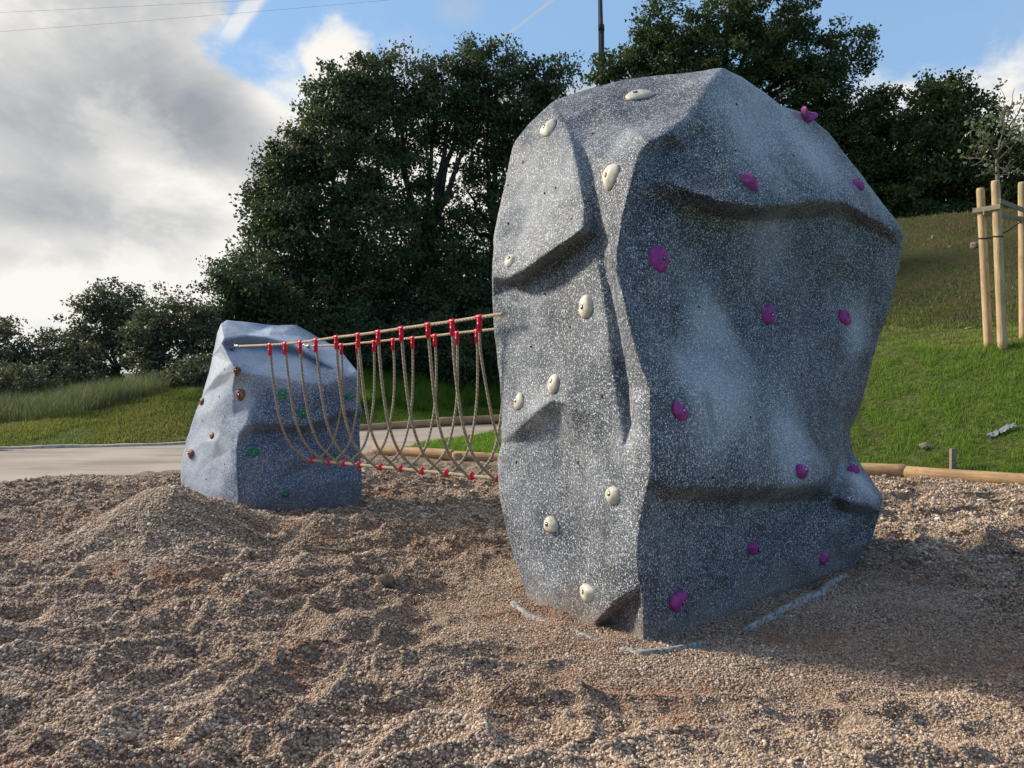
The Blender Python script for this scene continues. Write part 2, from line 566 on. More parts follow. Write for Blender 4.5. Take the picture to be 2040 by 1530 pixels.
def pebble_mat():
    m, t, b = new_mat('pebble')
    r1 = t.n('ShaderNodeAttribute', attribute_name='tone', attribute_type='INSTANCER').outputs['Fac']
    r2 = t.n('ShaderNodeAttribute', attribute_name='warm', attribute_type='INSTANCER').outputs['Fac']
    col = t.mix(t.rng(r1, 0.0, 0.5, 0, 1), (0.14, 0.098, 0.070), (0.49, 0.365, 0.26))
    col = t.mix(t.rng(r1, 0.6, 1.0, 0, 1), col, (0.80, 0.69, 0.55))
    col = t.mix(t.rng(r2, 0.0, 1.0, 0, 0.8), col, (0.36, 0.165, 0.085))
    t.put(b.inputs['Base Color'], col)
    b.inputs['Roughness'].default_value = 0.7
    return m


M['gravel'] = gravel_mat()
M['pebble'] = pebble_mat()


def grass_ground_mat():
    m, t, b = new_mat('turf_soil')
    oc = t.n('ShaderNodeTexCoord').outputs['Object']
    dry_shade = t.n('ShaderNodeAttribute', attribute_name='dry').outputs['Fac']
    n1 = t.noise(oc, 1.1, 5, 0.6)
    n3 = t.noise(t.scalev(oc, (1, 1, 1)), 9, 5, 0.7)
    n4 = t.noise(t.scalev(oc, (0.35, 1, 1)), 2.2, 5, 0.65)
    col = t.mix(t.rng(n3, 0.35, 0.65), (0.065, 0.085, 0.022), (0.14, 0.18, 0.045))
    col = t.mix(t.rng(n1, 0.5, 0.72, 0, 0.55), col, (0.16, 0.125, 0.06))
    dry_shade_col = t.mix(t.rng(n3, 0.35, 0.65), (0.055, 0.045, 0.02), (0.115, 0.095, 0.04))  # dry brown, with the tree shade on the upper slope put into the colour
    dry_shade_col = t.mix(t.rng(n4, 0.42, 0.62), dry_shade_col, (0.055, 0.075, 0.018))
    dry_shade_col = t.mix(t.rng(n1, 0.55, 0.7, 0, 0.7), dry_shade_col, (0.09, 0.055, 0.035))
    t.put(b.inputs['Base Color'], t.mix(dry_shade, col, dry_shade_col))
    b.inputs['Roughness'].default_value = 0.95
    b.inputs['Specular IOR Level'].default_value = 0.1
    bump(t, b, n3, 1.0, 0.08)
    return m


def path_mat():
    m, t, b = new_mat('path_concrete')
    oc = t.n('ShaderNodeTexCoord').outputs['Object']
    n1 = t.noise(oc, 0.6, 5, 0.6)
    n3 = t.noise(oc, 30, 4, 0.7)
    col = t.mix(t.rng(n1, 0.35, 0.65), (0.34, 0.285, 0.24), (0.46, 0.39, 0.33))
    col = t.mix(t.rng(n3, 0.3, 0.7, 0, 0.35), col, (0.30, 0.235, 0.19))
    st = t.noise(t.scalev(oc, (0.3, 1.6, 1)), 1.2, 4)
    col = t.mix(t.rng(st, 0.52, 0.66, 0, 0.55), col, (0.22, 0.18, 0.15))
    t.put(b.inputs['Base Color'], col)
    b.inputs['Roughness'].default_value = 0.9
    bump(t, b, n3, 0.5, 0.01)
    return m


M['turf'] = grass_ground_mat()
M['path'] = path_mat()
M['kerb'] = plain('kerb_concrete', (0.50, 0.46, 0.38), 0.85, 0, 0.15, 8, 0.3)


# ------------------------------------------------------------------ ground shape
def seg_sdist(x, y, poly, closed=False):
    """distance to a polyline and side (positive = left of its direction)"""
    best = np.full(x.shape, 1e9); side = np.zeros(x.shape)
    pts = [np.array(p, float) for p in poly]
    if closed: pts.append(pts[0])
    for a, b in zip(pts[:-1], pts[1:]):
        d = b - a
        t = np.clip(((x - a[0]) * d[0] + (y - a[1]) * d[1]) / (d @ d), 0, 1)
        ex, ey = x - (a[0] + t * d[0]), y - (a[1] + t * d[1])
        dist = np.hypot(ex, ey)
        cr = d[0] * (y - a[1]) - d[1] * (x - a[0])
        m = dist < best - 1e-9
        best = np.where(m, dist, best)
        side = np.where(m, np.sign(cr), side)
    return best * side


EDGE = [(-40, 8.2), (-14, 9.7), (-7, 10.55), (-5.1, 11.7), (-3.8, 13.0), (-2.55, 14.25), (-1.03, 13.3), (-0.17, 12.95), (2.5, 12.35),
        (5.3, 11.4), (6.7, 10.25), (8.2, 8.9), (10.5, 6), (12.5, 1), (13, -30)]
FAR = [(-60, 12), (-14, 14.2), (-9.9, 14.9), (-6.8, 15.9), (-5.0, 17.6), (-3.7, 19.7), (-2.0, 21.2), (-0.4, 22.3), (3, 24.5), (8, 27)]
NEARP = [(-2.55, 14.35), (-2.1, 15.0), (-1.76, 16.1), (-0.8, 18.0), (-0.25, 19.1), (3, 21), (8, 23.5)]


def gravel_h(x, y):
    x = np.asarray(x, float); y = np.asarray(y, float)
    wx = x + 0.16 * n2(x, y, 0.55, 11); wy = y + 0.16 * n2(x, y, 0.55, 12)
    a = 1 - np.abs(n2(wx * .85, wy * 1.3, 0.55, 1)) ** 0.8 * 2
    b = 1 - np.abs(n2(wx * .8, wy * 1.35, 0.27, 2)) ** 0.8 * 2
    c = (1 - np.abs(n2(wx, wy * 1.2, 0.125, 3)) ** .9 * 2)
    d = n2(x, y, 0.07, 4)
    big = n2(x, y, 1.9, 5)
    h = 0.060 * a + 0.078 * b + 0.022 * c + 0.010 * d + 0.035 * big - 0.035
    # trampled smooth near the boulder foot
    dd = np.hypot((x - 1.25) / 1.75, (y - 5.1) / 1.75)
    calm = 0.22 + 0.78 * sstep(0.80, 1.15, dd)
    heap = np.exp(-(((x + 2.95) / 0.8) ** 2 + ((y - 6.45) / 0.65) ** 2))
    calm *= 1 - 0.8 * heap
    calm *= 0.45 + 0.55 * (1 - np.exp(-(((x - 2.2) / 1.1) ** 2 + ((y - 4.1) / 0.7) ** 2)))
    h = h * calm
    # the heap left of the far boulder, and the ridge that hides its foot
    h += 0.46 * np.exp(-(((x + 2.95) / 0.62) ** 2 + ((y - 6.5) / 0.48) ** 2))
    h += 0.08 * np.exp(-(((x + 3.6) / 1.2) ** 2 + ((y - 7.2) / 0.6) ** 2))
    h += 0.17 * np.exp(-(((x + 2.1) / 1.3) ** 2 + ((y - 7.0) / 0.5) ** 2))
    h += 0.04 * np.exp(-(((x + 5.2) / 1.4) ** 2 + ((y - 9.2) / 0.8) ** 2))
    # gravel washed against the near boulder
    h += 0.035 * np.exp(-(((dd - 0.70) / 0.16) ** 2))
    s = seg_sdist(x, y, EDGE)          # positive beyond the edge
    h = h * (0.35 + 0.65 * sstep(0.0, 1.5, -s))
    h = np.where(s > 0, h * (1 - sstep(0, 0.3, s)) - 0.35 * sstep(0.0, 0.5, s), h)
    return h


def turf_h(x, y):
    x = np.asarray(x, float); y = np.asarray(y, float)
    se = seg_sdist(x, y, EDGE)
    sf = seg_sdist(x, y, FAR)
    sn = seg_sdist(x, y, NEARP)
    # left and middle hillside beyond the path
    k = np.interp(x, [-40, -16, -12, -8, -5, 0, 6, 12], [0.05, 0.08, 0.10, 0.27, 0.29, 0.24, 0.25, 0.25])
    s = np.maximum(sf, 0)
    left = k * np.minimum(s, 5.5) + 0.5 * k * np.clip(s - 5.5, 0, 7)
    left = left * (1 - 0.8 * sstep(16, 40, s) * sstep(2, -6, x))
    # right bank
    sr = np.maximum(se - 0.12, 0)
    right = 0.60 * sr - 0.60 * np.maximum(sr - 3.1, 0) * 0.0
    right = np.where(sr > 3.1, 1.86 + 0.20 * (sr - 3.1), right)
    right = np.minimum(right, 1.86 + 0.20 * 6) + 0.34 * np.clip(sr - 9.1, 0, 14) + 0.02 * np.clip(sr - 23.1, 0, 100)
    right *= 1
    m = sstep(1.6, 4.4, x - 0.10 * (y - 12))
    base = left * (1 - m) + right * m
    # the grass wedge between log and path
    base = base + 0.06 * sstep(0, 0.8, se) * sstep(0, 0.6, -sn) * (1 - m)
    base += (0.05 * n2(x, y, 2.3, 21) + 0.03 * n2(x, y, 0.7, 22)) * np.clip(base * 1.5, 0.0, 1)
    base += 0.25 * n2(x, y, 9.0, 23) * np.clip((base - 1.5) * 0.5, 0, 1)
    # sunk under the path and the gravel
    onpath = (se > 0) & (sf < 0) & ((sn > 0) | (x < -2.5)) & (m < 0.5)
    pathd = np.minimum(-sf, np.where(x < -2.5, se, sn))
    base = np.where(onpath, base - 0.12 * sstep(0.0, 0.12, pathd), base)
    base = np.where(se < 0, -0.4 * sstep(0, 0.25, -se), base)
    return base


# far flat ground reaching the horizon
S_ = 900
g0 = mesh('ground', [(-S_, -S_, -0.55), (S_, -S_, -0.55), (S_, S_, -0.55), (-S_, S_, -0.55)], [(0, 1, 2, 3)], M['turf'], smooth=False)
tag(g0, kind='structure')


def fan_grid(y0, y1, ny, tmax, nx, hfun):
    ys = np.geomspace(y0, y1, ny)
    ts = np.linspace(-tmax, tmax, nx)
    YY, TT = np.meshgrid(ys, ts, indexing='ij')
    XX = YY * TT
    zz = hfun(XX.ravel(), YY.ravel())
    V = np.stack([XX.ravel(), YY.ravel(), zz], 1)
    i = np.arange(ny - 1)[:, None] * nx + np.arange(nx - 1)[None]
    Fq = np.stack([i, i + 1, i + nx + 1, i + nx], -1).reshape(-1, 4)
    return V, Fq


V, Fq = fan_grid(1.2, 15.5, 620, 1.15, 760, gravel_h)
gr = mesh('gravel_bed', V, Fq, M['gravel'])
tag(gr, kind='structure')

V, Fq = fan_grid(5.0, 620, 560, 1.5, 620, turf_h)
dry_shade = np.clip(sstep(3.0, 4.2, seg_sdist(V[:, 0], V[:, 1], EDGE)) * sstep(3.5, 6, V[:, 0]), 0, 1)
dry_shade = np.maximum(dry_shade, sstep(1.5, 5.0, seg_sdist(V[:, 0], V[:, 1], FAR) + 0.9 * n2(V[:, 0], V[:, 1], 1.6, 31)) * 0.75 * sstep(2, -4, V[:, 0]))
dry_shade = np.clip(dry_shade + 0.25 * n2(V[:, 0], V[:, 1], 2.1, 32), 0, 1)
tf = mesh('hillside', V, Fq, M['turf'], attrs={'dry': ('POINT', dry_shade)})
tag(tf, kind='structure')

# path: a sheet between the gravel edge and the far edge
yl = []
nu = 160
def resamp(poly, n):
    p = np.array(poly, float)
    p = catmull(p, 10)
    L = np.r_[0, np.cumsum(np.linalg.norm(np.diff(p, axis=0), axis=1))]
    t = np.linspace(0, L[-1], n)
    return np.stack([np.interp(t, L, p[:, 0]), np.interp(t, L, p[:, 1])], 1)
near_side = resamp([(-40, 7.4), (-14, 8.9), (-7, 9.8), (-5.1, 10.9), (-3.8, 12.3), (-2.75, 13.7), (-2.3, 14.6), (-1.9, 15.6), (-0.95, 17.7), (-0.4, 18.9), (3, 20.8), (8, 23.3)], nu)
far_side = resamp([(-60, 12.05), (-14, 14.25), (-9.9, 14.95), (-6.8, 15.95), (-5.0, 17.65), (-3.7, 19.75), (-2.0, 21.25), (-0.4, 22.35), (3, 24.55), (8, 27)], nu)
pv, pf = [], []
for i in range(nu):
    for j in range(9):
        q = near_side[i] * (1 - j / 8) + far_side[i] * j / 8
        pv.append((q[0], q[1], 0.0))
pv = np.array(pv)
pv[:, 2] = 0.004 + 0.006 * n2(pv[:, 0], pv[:, 1], 1.5, 41)
for i in range(nu - 1):
    for j in range(8):
        a = i * 9 + j
        pf.append((a, a + 9, a + 10, a + 1))
tag(mesh('path', pv, pf, M['path']), kind='structure')

# pale concrete kerb on the far side of the path
kp = resamp(FAR[1:5], 60)
d_ = np.gradient(kp, axis=0); d_ /= np.linalg.norm(d_, axis=1)[:, None]
nn = np.stack([-d_[:, 1], d_[:, 0]], 1)
kv, kf = [], []
for i in range(60):
    for (o_, z_) in ((-0.06, -0.1), (-0.06, 0.075), (-0.045, 0.09), (0.045, 0.09), (0.06, 0.075), (0.06, -0.1)):
        kv.append((kp[i][0] + nn[i][0] * o_, kp[i][1] + nn[i][1] * o_, z_))
for i in range(59):
    for j in range(5):
        a = i * 6 + j
        kf.append((a, a + 1, a + 7, a + 6))
kv = np.array(kv)
kv[:, 2] = np.where(kv[:, 2] > 0, kv[:, 2] * 0.62 + .014 * n2(kv[:, 0], kv[:, 1], .8, 91) + .008 * n2(kv[:, 0], kv[:, 1], .3, 92), kv[:, 2])
kv[:, 1] += .02 * n2(kv[:, 0], kv[:, 1], 1.1, 93)
tag(mesh('kerb', kv, kf, M['kerb'], smooth=False), kind='structure')

# ------------------------------------------------------------------ pebbles (uncountable)
rng = np.random.default_rng(7)


def pebble_points(y0, y1, dens, r0, tmax):
    area = tmax * (y1 * y1 - y0 * y0)
    n = int(area * dens)
    y = np.sqrt(rng.uniform(y0 * y0, y1 * y1, n))
    x = rng.uniform(-tmax, tmax, n) * y
    r = r0 * rng.lognormal(0, 0.32, n)
    return x, y, r


X_, Y_, R_ = [], [], []
for a in ((2.35, 3.6, 12000, 0.0051, 0.80), (3.6, 5.2, 8000, 0.0058, 0.76), (5.2, 7.6, 3600, 0.0072, 0.73), (7.6, 11.0, 1000, 0.0110, 0.72)):
    x, y, r = pebble_points(*a)
    X_.append(x); Y_.append(y); R_.append(r)
X_ = np.concatenate(X_); Y_ = np.concatenate(Y_); R_ = np.concatenate(R_)
ok = seg_sdist(X_, Y_, EDGE) < -0.05
X_, Y_, R_ = X_[ok], Y_[ok], R_[ok]
# finer grit where the bed is trodden flat
dd = np.hypot((X_ - 1.25) / 1.75, (Y_ - 5.1) / 1.75)
fine = (1 - sstep(0.85, 1.6, dd))
hp_ = np.exp(-(((X_ + 2.95) / 0.7) ** 2 + ((Y_ - 6.45) / 0.6) ** 2))
R_ *= (1 - 0.35 * fine) * (1 - .2 * hp_)
Z_ = gravel_h(X_, Y_) + R_ * 0.25
warm = np.clip(n2(X_, Y_, 0.55, 51) * 1.0 + n2(X_, Y_, 0.18, 52) * 0.7 - 0.35, 0, 1) * 0.8 + rng.uniform(0, 0.25, len(X_))
warm += 0.55 * np.exp(-(((X_ - .15) / .5) ** 2 + ((Y_ - 4.7) / .35) ** 2)) + 0.5 * np.exp(-(((X_ - 2.6) / .9) ** 2 + ((Y_ - 3.9) / .5) ** 2)) + .4 * np.exp(-(((X_ + .5) / .5) ** 2 + ((Y_ - 6.4) / .5) ** 2)) + .3 * np.exp(-(((X_ - .6) / .5) ** 2 + ((Y_ - 3.6) / .2) ** 2))
warm = np.clip(warm, 0, 1)
tone = np.clip(rng.beta(2.0, 2.0, len(X_)) + 0.12 * n2(X_, Y_, 0.5, 53) + .15 * hp_, 0, 1)
pm = bpy.data.meshes.new('pebbles')
pm.vertices.add(len(X_))
pm.vertices.foreach_set('co', np.stack([X_, Y_, Z_], 1).ravel())
for nm, arr in (('tone', tone), ('warm', warm)):
    at = pm.attributes.new(nm, 'FLOAT', 'POINT'); at.data.foreach_set('value', arr.astype(np.float32))
at = pm.attributes.new('scl', 'FLOAT_VECTOR', 'POINT')
at.data.foreach_set('vector', (R_[:, None] * np.stack([rng.uniform(.9, 1.45, len(X_)), rng.uniform(.7, 1.1, len(X_)), rng.uniform(.55, .85, len(X_))], 1)).astype(np.float32).ravel())
at = pm.attributes.new('rot', 'FLOAT_VECTOR', 'POINT')
at.data.foreach_set('vector', np.stack([rng.normal(0, .45, len(X_)), rng.normal(0, .45, len(X_)), rng.uniform(0, 6.28, len(X_))], 1).astype(np.float32).ravel())
peb = bpy.data.objects.new('pebbles', pm); COL.objects.link(peb)
pm.materials.append(M['pebble'])
tag(peb, 'loose beige and brown pebbles covering the play area floor', 'gravel', kind='stuff')
ng = bpy.data.node_groups.new('pebble_scatter', 'GeometryNodeTree')
ng.interface.new_socket('Geometry', in_out='INPUT', socket_type='NodeSocketGeometry')
ng.interface.new_socket('Geometry', in_out='OUTPUT', socket_type='NodeSocketGeometry')
gi = ng.nodes.new('NodeGroupInput'); go = ng.nodes.new('NodeGroupOutput')
ico = ng.nodes.new('GeometryNodeMeshIcoSphere'); ico.inputs['Radius'].default_value = 1; ico.inputs['Subdivisions'].default_value = 2
jit = ng.nodes.new('GeometryNodeSetPosition')
nzn = ng.nodes.new('ShaderNodeTexNoise'); nzn.inputs['Scale'].default_value = 1.3
vm = ng.nodes.new('ShaderNodeVectorMath'); vm.operation = 'MULTIPLY_ADD'
vm.inputs[1].default_value = (0.7, 0.7, 0.7); vm.inputs[2].default_value = (-0.35, -0.35, -0.35)
ng.links.new(nzn.outputs['Color'], vm.inputs[0]); ng.links.new(vm.outputs[0], jit.inputs['Offset'])
ng.links.new(ico.outputs['Mesh'], jit.inputs['Geometry'])
sms = ng.nodes.new('GeometryNodeSetShadeSmooth'); ng.links.new(jit.outputs[0], sms.inputs[0])
smt = ng.nodes.new('GeometryNodeSetMaterial'); smt.inputs['Material'].default_value = M['pebble']; ng.links.new(sms.outputs[0], smt.inputs[0])
iop = ng.nodes.new('GeometryNodeInstanceOnPoints')
ar = ng.nodes.new('GeometryNodeInputNamedAttribute'); ar.data_type = 'FLOAT_VECTOR'; ar.inputs['Name'].default_value = 'rot'
asc = ng.nodes.new('GeometryNodeInputNamedAttribute'); asc.data_type = 'FLOAT_VECTOR'; asc.inputs['Name'].default_value = 'scl'
ng.links.new(gi.outputs[0], iop.inputs['Points']); ng.links.new(smt.outputs[0], iop.inputs['Instance'])
ng.links.new(ar.outputs[0], iop.inputs['Rotation']); ng.links.new(asc.outputs[0], iop.inputs['Scale'])
ng.links.new(iop.outputs[0], go.inputs[0])
md = peb.modifiers.new('scatter', 'NODES'); md.node_group = ng


# ------------------------------------------------------------------ boulders
def build_body(front, sil, edges, backs, levels, iters, seed, amp, foot=1160):
    """front: interior control points (px,py,Y), sil: silhouette loop, edges: crease polylines of front/sil keys."""
    pts = list(sil)
    idx = {}
    for i, p in enumerate(sil): idx[(p[0], p[1])] = i
    con = [(i, (i + 1) % len(sil)) for i in range(len(sil))]
    for pl in edges:
        prev = None
        for p in pl:
            key = (p[0], p[1])
            if key not in idx:
                idx[key] = len(pts); pts.append(p)
            if prev is not None: con.append((prev, idx[key]))
            prev = idx[key]
    for p in front:
        key = (p[0], p[1])
        if key not in idx:
            idx[key] = len(pts); pts.append(p)
    co2 = [Vector((p[0], p[1])) for p in pts]
    vo, eo, fo, ov, oe, of = delaunay_2d_cdt(co2, con, [], 1, 1e-4)
    depth = []
    for k, v in enumerate(vo):
        src = ov[k]
        if src: depth.append(pts[src[0]][2])
        else:
            d = [(v - c).length for c in co2]
            o = np.argsort(d)[:3]
            ww = [1 / (d[i] + 1e-6) for i in o]
            depth.append(sum(pts[i][2] * q for i, q in zip(o, ww)) / sum(ww))
    V = [P(v.x, v.y, d) for v, d in zip(vo, depth)]
    # drop triangles outside the silhouette
    sp = [(p[0], p[1]) for p in sil]
    def inside(x, y):
        c = False; j = len(sp) - 1
        for i in range(len(sp)):
            if (sp[i][1] > y) != (sp[j][1] > y) and x < (sp[j][0] - sp[i][0]) * (y - sp[i][1]) / (sp[j][1] - sp[i][1]) + sp[i][0]:
                c = not c
            j = i
        return c
    T = []
    for f in fo:
        cx = sum(vo[i].x for i in f) / 3; cy = sum(vo[i].y for i in f) / 3
        if inside(cx, cy): T.append(tuple(f))
    # back: rings of the silhouette drawn in and pushed away
    where = {}
    for k, src in enumerate(ov):
        for s_ in src: where[s_] = k
    ring = [where[i] for i in range(len(sil))]
    mx = sum(p[0] for p in sil) / len(sil); my = sum(p[1] for p in sil) / len(sil)
    for (pull, pully, push, ymax) in backs:
        new = []
        for p in sil:
            q = P(p[0] + (mx - p[0]) * pull, p[1] + (my - p[1]) * pully, p[2])
            Yn = min(p[2] + push, ymax)
            q = P(p[0] + (mx - p[0]) * pull, HY + (p[1] + (my - p[1]) * pully - HY), max(Yn, p[2] + 0.05))
            if p[1] > foot: q[2] = min(q[2], -0.12)      # the foot stays under the gravel
            new.append(len(V)); V.append(q)
        n = len(sil)
        for i in range(n):
            j = (i + 1) % n
            T.append((ring[i], new[i], new[j])); T.append((ring[i], new[j], ring[j]))
        ring = new
    c = len(V); V.append(np.mean([V[i] for i in ring], axis=0) + np.array((0, 0.1, 0)))
    for i in range(len(ring)):
        T.append((ring[i], c, ring[(i + 1) % len(ring)]))
    V = np.array(V); T = np.array(T)
    # orient outwards is done by bmesh later; subdivide
    for _ in range(levels):
        e = np.sort(np.concatenate([T[:, [0, 1]], T[:, [1, 2]], T[:, [2, 0]]]), axis=1)
        ue, inv = np.unique(e, axis=0, return_inverse=True)
        inv = inv.ravel()
        mid = (V[ue[:, 0]] + V[ue[:, 1]]) / 2
        n0, m_ = len(V), len(T)
        V = np.concatenate([V, mid])
        a, b, c_ = inv[:m_] + n0, inv[m_:2 * m_] + n0, inv[2 * m_:] + n0
        T = np.concatenate([np.stack([T[:, 0], a, c_], 1), np.stack([T[:, 1], b, a], 1), np.stack([T[:, 2], c_, b], 1), np.stack([a, b, c_], 1)])
        # smooth between levels so that creases round off at their own scale
        e = np.sort(np.concatenate([T[:, [0, 1]], T[:, [1, 2]], T[:, [2, 0]]]), axis=1)
        ue = np.unique(e, axis=0)
        deg = np.bincount(ue.ravel(), minlength=len(V)).astype(float)
        for _k in range(iters[_]):
            acc = np.stack([np.bincount(ue[:, 0], V[ue[:, 1], q], len(V)) + np.bincount(ue[:, 1], V[ue[:, 0], q], len(V)) for q in range(3)], 1)
            V = V * 0.5 + 0.5 * acc / deg[:, None]
    # gentle unevenness of the trowelled surface
    fn = np.cross(V[T[:, 1]] - V[T[:, 0]], V[T[:, 2]] - V[T[:, 0]])
    N = np.stack([np.bincount(T.ravel(), np.repeat(fn[:, q], 3), len(V)) for q in range(3)], 1)
    N /= np.linalg.norm(N, axis=1)[:, None] + 1e-12
    cen = V.mean(axis=0)
    if ((V - cen) * N).sum() < 0:
        T = T[:, ::-1].copy(); N = -N
    d = amp * (vnoise(V / 0.42, seed) + 0.45 * vnoise(V / 0.2, seed + 1) + 0.22 * vnoise(V / 0.09, seed + 2) + 0.10 * vnoise(V / 0.04, seed + 3))
    V = V + N * d[:, None]
    return V, T


def Lp(px): return 3.580 / ((px - CX) / F + 0.685)
def Rp(px): return 3.84 / (1.086 - (px - CX) / F)

BIG_SIL = [(1046, 1240, 5.02), (1046, 1190, 5.08), (1028, 1130, 5.12), (1010, 1060, 5.2), (992, 980, 5.25), (990, 920, 5.3), (1000, 880, 5.28), (998, 820, 5.3),
           (985, 690, 5.32), (977, 600, 5.3), (977, 550, 5.3), (983, 480, 5.3), (990, 430, 5.3), (1003, 370, 5.35), (1020, 288, 5.4), (1055, 243, 5.45),
           (1100, 203, 5.5), (1160, 180, 5.5), (1230, 164, 5.42), (1300, 152, 5.35), (1370, 146, 5.2), (1440, 137, 5.1), (1475, 155, 5.25),
           (1530, 190, 5.45), (1560, 214, 5.6), (1600, 226, 5.7), (1645, 260, 5.85), (1700, 328, 6.0), (1747, 390, 6.05), (1787, 440, 6.1), (1801, 467, 6.1),
           (1798, 500, 6.15), (1787, 560, 6.2), (1772, 620, 6.2), (1751, 680, 6.2), (1731, 750, 6.2), (1712, 820, 6.2), (1693, 862, 6.15),
           (1700, 900, 6.05), (1732, 945, 5.92), (1760, 990, 5.8), (1755, 1020, 5.8), (1732, 1080, 5.85), (1700, 1130, 5.9), (1690, 1175, 5.88),
           (1612, 1220, 5.42), (1510, 1255, 5.0), (1427, 1285, 4.66), (1330, 1322, 4.34), (1283, 1345, 4.17), (1210, 1310, 4.43), (1120, 1270, 4.75)]
RIDGE = [(1283, 1345, 4.17), (1282, 1290, 4.18), (1281, 1215, 4.16), (1277, 1165, 4.13), (1271, 1110, 4.12), (1276, 1040, 4.1), (1292, 960, 4.07), (1296, 880, 4.05), (1296, 780, 4.05),
         (1280, 735, 4.08), (1255, 650, 4.12), (1238, 580, 4.15), (1226, 520, 4.18), (1235, 450, 4.22), (1252, 380, 4.27), (1270, 315, 4.32),
         (1292, 283, 4.38), (1330, 262, 4.5), (1364, 238, 4.6), (1400, 190, 4.86), (1440, 137, 5.1)]
K1a = [(977, 550, 5.3), (1010, 556, 5.13), (1045, 538, 4.98), (1090, 506, 4.79), (1130, 478, 4.64), (1160, 456, 4.55)]
K1b = [(977, 600, 5.3), (1014, 572, 5.24), (1052, 558, 5.14), (1098, 528, 4.97), (1140, 500, 4.80), (1172, 474, 4.64)]
K2a = [(1112, 232, 5.12), (1140, 290, 4.84), (1152, 350, 4.72), (1163, 410, 4.61), (1160, 456, 4.55)]
K2b = [(1128, 240, 5.06), (1160, 290, 4.86), (1174, 350, 4.76), (1186, 410, 4.66), (1190, 470, 4.62), (1212, 484, 4.50)]
K2c = [(1172, 474, 4.64), (1190, 530, 4.56), (1203, 600, 4.47), (1214, 680, 4.40), (1224, 760, 4.34), (1236, 836, 4.29)]
K2d = [(1204, 500, 4.55), (1214, 560, 4.50), (1228, 630, 4.45), (1240, 700, 4.40), (1250, 770, 4.34), (1254, 838, 4.30)]
K3a = [(1000, 880, 5.28), (1030, 856, 5.08), (1062, 826, 4.92), (1100, 796, 4.76), (1130, 806, 4.66), (1180, 826, 4.50), (1236, 836, 4.29)]
K3b = [(1040, 880, 5.10), (1075, 850, 4.96), (1108, 830, 4.84), (1118, 880, 4.84), (1125, 960, 4.80), (1140, 1050, 4.72), (1150, 1120, 4.66)]
K4a = [(1210, 1310, 4.43), (1186, 1240, 4.43), (1212, 1214, 4.33), (1236, 1190, 4.25), (1277, 1165, 4.13)]
K4b = [(1208, 1256, 4.50), (1230, 1228, 4.42), (1254, 1204, 4.32), (1276, 1186, 4.20)]
L1a = [(1252, 380, 4.27), (1300, 364, 4.52), (1350, 370, 4.60), (1400, 387, 4.56), (1440, 402, 4.47), (1500, 411, 4.66), (1560, 408, 4.90), (1620, 399, 5.15),
       (1680, 402, 5.42), (1722, 424, 5.62), (1760, 446, 5.85), (1801, 467, 6.1)]
L1b = [(1300, 398, 4.48), (1360, 406, 4.62), (1400, 418, 4.68), (1440, 432, 4.74), (1500, 440, 4.93), (1560, 438, 5.14), (1620, 430, 5.36), (1680, 432, 5.58), (1730, 456, 5.78)]
L2a = [(1292, 960, 4.07), (1310, 966, 4.09), (1350, 972, 4.19), (1450, 974, 4.48), (1550, 972, 4.82), (1620, 964, 5.08), (1652, 948, 5.26)]
L2b = [(1308, 992, 4.20), (1350, 1000, 4.36), (1450, 1004, 4.68), (1550, 1002, 5.05), (1628, 994, 5.40)]
KN1 = [(1693, 862, 6.15), (1676, 900, 5.80), (1668, 950, 5.70), (1660, 988, 5.46), (1690, 999, 5.34), (1730, 1004, 5.52), (1760, 990, 5.8)]
KN2 = [(1668, 1014, 5.62), (1692, 1022, 5.66), (1735, 1024, 5.80)]
KN3 = [(1660, 988, 5.46), (1640, 1060, 5.38), (1622, 1130, 5.38), (1612, 1220, 5.42)]
LID = [(1364, 238, 4.6), (1384, 300, 4.72), (1406, 350, 4.62), (1440, 402, 4.47)]
def off(pl, d):
    n = len(pl)
    return [(p[0], p[1], p[2] + d) if p not in BIG_SIL and p not in RIDGE and p not in FAR_SIL and p not in FR else p for p in pl]


FAR_SIL, FR = [], []
K1a, K1b = off(K1a, -.05), off(K1b, .04)
K2a, K2b, K2c, K2d = off(K2a, .0), off(K2b, .0), off(K2c, .0), off(K2d, .012)
K3a, K3b = off(K3a, -.03), off(K3b, .01)
K4b = off(K4b, .05)
L1a, L1b, L2a, L2b = off(L1a, -.08), off(L1b, .03), off(L2a, -.08), off(L2b, .03)
L2a = [(p[0], p[1], p[2] + (.10 if p[0] < 1320 else .05 if p[0] < 1360 else 0)) if p not in RIDGE else p for p in L2a]
def bulge(px, py, Y):
    if px > 1300 or (px > 1255 and py > 400):
        def g(cx, cy, rx, ry): return math.exp(-(((px - cx) / rx) ** 2 + ((py - cy) / ry) ** 2))
        Y += 0.10 * g(1480, 640, 230, 70) - 0.10 * g(1420, 850, 190, 90) - 0.08 * g(1540, 900, 120, 70) - 0.07 * g(1470, 380, 200, 50) + 0.07 * g(1450, 470, 200, 30)
        Y += 0.06 * g(1660, 560, 30, 100) - 0.05 * g(1730, 560, 40, 80) - 0.06 * g(1400, 540, 60, 60) + 0.05 * g(1470, 1230, 200, 60) - 0.04 * g(1340, 1080, 50, 60)
    return (px, py, Y)


